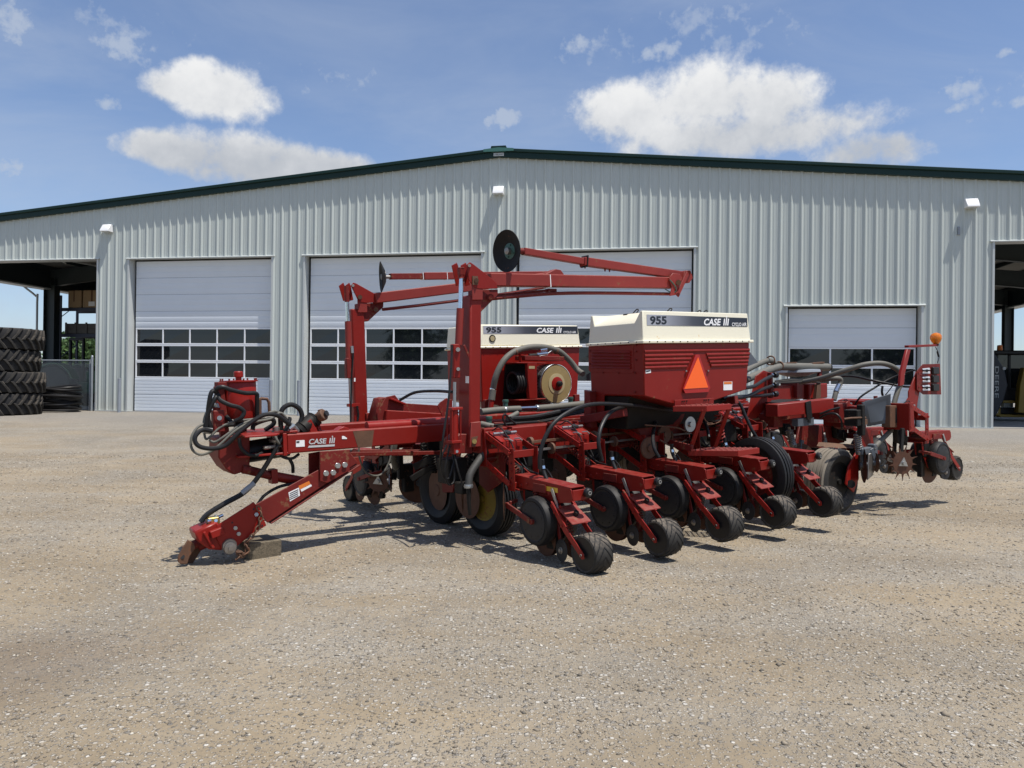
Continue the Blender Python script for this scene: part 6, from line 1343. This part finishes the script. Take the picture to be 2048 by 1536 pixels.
for k in range(3):
    y_ = 740 + 17 * k
    plate([(1845, y_ - 3), (1859, y_ - 4.5), (1860.5, y_ - .5), (1846, y_ + .5)], bq - .002, .002).build('slot', M['doorw'], bd); plate([(1845.5, y_ + 3.5), (1860, y_ + 2.5), (1860.5, y_ + 7), (1846, y_ + 7.5)], bq - .002, .002).build('slot', M['doorw'], bd)
    MB().cyl(P(1846, y_ + 1.2, q=bq - .02), P(1860, y_ + .8, q=bq - .02), .009, n=8).cyl(P(1853.5, y_ - 1, q=bq - .02), P(1854, y_ + 4, q=bq - .02), .012, n=8).build('latch', M['dark'], bd)
    plate([(1867, y_ - 6), (1879, y_ - 6), (1879.5, y_ + 8), (1867.5, y_ + 8)], bq - .03, .03).build('connector', M['black'], bd, .006)
bolts(MB(), [P(x, y, q=bq) for x, y in ((1837, 745), (1842, 750), (1842, 767), (1838, 774))], (0, -1, 0), .010, .008).build('board_bolt', M['redf'], bd)
# rear fertiliser hose loop
h_ = hose([(1600, 765, 1.4), (1640, 757, 1.1), (1690, 741, .8), (1730, 729, .62), (1765, 727, .50), (1790, 736, .45), (1803, 750, .42), (1803, 764, .42), (1796, 780, .42), (1790, 800, .42), (1787, 812, .42)], .030, 'hoseg', 14, 'fertiliser_hose')
for x_, y_ in ((1803.5, 748), (1800, 771)): MB().lathe([(.033, -.014), (.036, 0), (.033, .014)], P(x_, y_, q=.42), (.2 if y_ < 760 else .3, 0, 1), 16).build('hose_clamp', M['chrome'], h_)
h_ = hose([(1640, 760, 1.2), (1665, 757, 1.05), (1680, 758, 1.0), (1680, 768, 1.0), (1672, 785, 1.0), (1668, 800, 1.0)], .030, 'hoseg', 14, 'fertiliser_hose'); MB().cyl(P(1678, 770, q=1.0), P(1672, 784, q=1.0), .034, n=14).build('hose_cuff', M['chrome'], h_)
hose([(1642, 756, 1.3), (1700, 752, 1.0), (1750, 762, .7), (1800, 772, .5), (1822, 774, .3)], .014); hose([(1705, 818, .9), (1720, 795, .8), (1750, 775, .7), (1785, 755, .6), (1830, 740, .4)], .012)
hose([(1765, 772, .7), (1764, 785, .7), (1768, 798, .7)], .014); hose([(1760, 802, .7), (1775, 785, .6), (1790, 765, .5)], .006)
# spiked trash wheels ahead of outer units
def trash(c, ax, R):
    m = MB(); ax_, u, w_ = m.frame(ax); c = V(c)
    m.lathe([(0, .006), (R * .62, .006), (R * .62, -.006), (0, -.006)], c, ax, 24)
    for i in range(13):
        a_ = 2 * math.pi * i / 13; d0 = u * math.cos(a_) + w_ * math.sin(a_); d1 = u * math.cos(a_ + .24) + w_ * math.sin(a_ + .24); d2 = u * math.cos(a_ + .13) + w_ * math.sin(a_ + .13)
        m.prism([c + d0 * R * .58 - ax_ * .005, c + d1 * R * .58 - ax_ * .005, c + d2 * R * .85 - ax_ * .005 + d1 * .01, c + d2 * R - ax_ * .005 + (d1 - d0) * R * .14], ax_ * .010)
    o_ = m.build('trash_wheel', M['disc'], PL); h = MB(); h.prism([c - ax_ * .02 + (u * math.cos(t) + w_ * math.sin(t)) * .065 for t in (.6, 2.7, 4.8)], ax_ * .012); h.cyl(c - ax_ * .04, c, .022, n=12); h.build('hub_plate', M['bolt'], o_)
    MB().beam(c + ax_ * .03, c + ax_ * .03 + V((.05, 0, .38)), .025, .06).build('trash_arm', M['dark'], PL, .004)
trash(P(1805, 926, q=.02), (.40, .91, 0), .20); trash(P(1783, 918, q=.42), (.85, -.5, 0), .16)
trash(P(757, 962, q=3.30), (.75, .65, 0), .19); trash(P(782, 960, q=3.1), (.8, -.5, 0), .13)
# far wing bits seen under the tongue
coulter(P(838, 965, q=3.0), (.35, .95, 0), .22, P(850, 925, q=3.0))
MB().cbox(P(815, 955, q=2.95), (.12, .08, .3)).cbox(P(800, 930, q=2.9), (.06, .06, .3)).build('coulter_block', M['dark'], PL, .01)
hose([(794, 860, 2.6), (788, 890, 2.6), (786, 915, 2.65), (792, 935, 2.8)], .034, 'hoseg', 12, 'fertiliser_hose'); hose([(720, 885, 2.4), (718, 910, 2.4), (732, 945, 2.45), (760, 950, 2.5), (778, 925, 2.5), (784, 890, 2.5)], .009, 'hoseg')
bar('tie_bar', P(700, 908, q=2.1), P(905, 905, q=2.1), .03, .035, redd, .003); bar('lower_beam', P(716, 905, q=2.62), P(900, 905, q=2.62), .10, .06, redd, .004)
plate([(705, 915), (730, 912), (722, 940), (706, 950)], 2.5, .014).build('wing_bracket', redf, PL, .003)
plate([(826, 890), (870, 888), (866, 930), (830, 960)], 2.75, .03).build('wheel_leg', redd, PL, .004)
MB().spring(P(862, 905, q=2.2), P(866, 945, q=2.2), .035, .009, 8).cyl(P(862, 900, q=2.2), P(866, 946, q=2.2), .012, n=8).build('coulter_spring', M['dark'], PL)
bar('coulter_beam', P(822, 958, q=2.3), P(868, 930, q=2.2), .05, .06, M['dark'], .006); bar('coulter_beam', P(828, 935, q=2.3), P(862, 918, q=2.2), .05, .07, M['dark'], .006)
hose([(972, 902, 1.25), (955, 925, 1.22), (940, 950, 1.20), (937, 975, 1.18)], .033, 'hosed', 14, 'fertiliser_hose'); MB().lathe([(.038, -.015), (.041, 0), (.038, .015)], P(937, 972, q=1.18), (0, 0, 1), 16).build('hose_clamp', M['zinc'], PL)
MB().tube([P(937, 975, q=1.18), P(938, 1005, q=1.18), P(940, 1030, q=1.18)], .022, 10, 2, r2=.014).build('knife_tube', M['dark'], PL)
MB().lathe([(0, .01), (.17, 0), (0, -.01)], P(925, 985, q=1.45), (.82, -.57, 0), 30).build('coulter_disc', M['disc'], PL); MB().lathe([(0, .01), (.16, 0), (0, -.01)], P(1008, 1005, q=.95), (.80, -.60, 0), 30).build('coulter_disc', M['disc'], PL)
MB().cbox(P(925, 975, q=1.3), (.10, .12, .10)).cbox(P(905, 940, q=1.5), (.2, .2, .22)).cbox(P(985, 930, q=1.5), (.25, .12, .22)).build('coulter_block', M['dark'], PL, .01)

# ------------------------------------------------------------ timber block under the hitch
bp = P(517, 1099, q=1.93); wp = PM @ bp; wp.z = tz(wp.x, wp.y)
blk = MB().box((-.135, -.14, -.005), (.135, .14, .135)).build('timber_block', M['wood'], None, .008)
blk.matrix_world = Matrix.Translation(wp) @ Matrix.Rotation(ANG + .10, 4, 'Z'); tag(blk, 'weathered square timber block on the gravel behind the planter hitch', 'block')
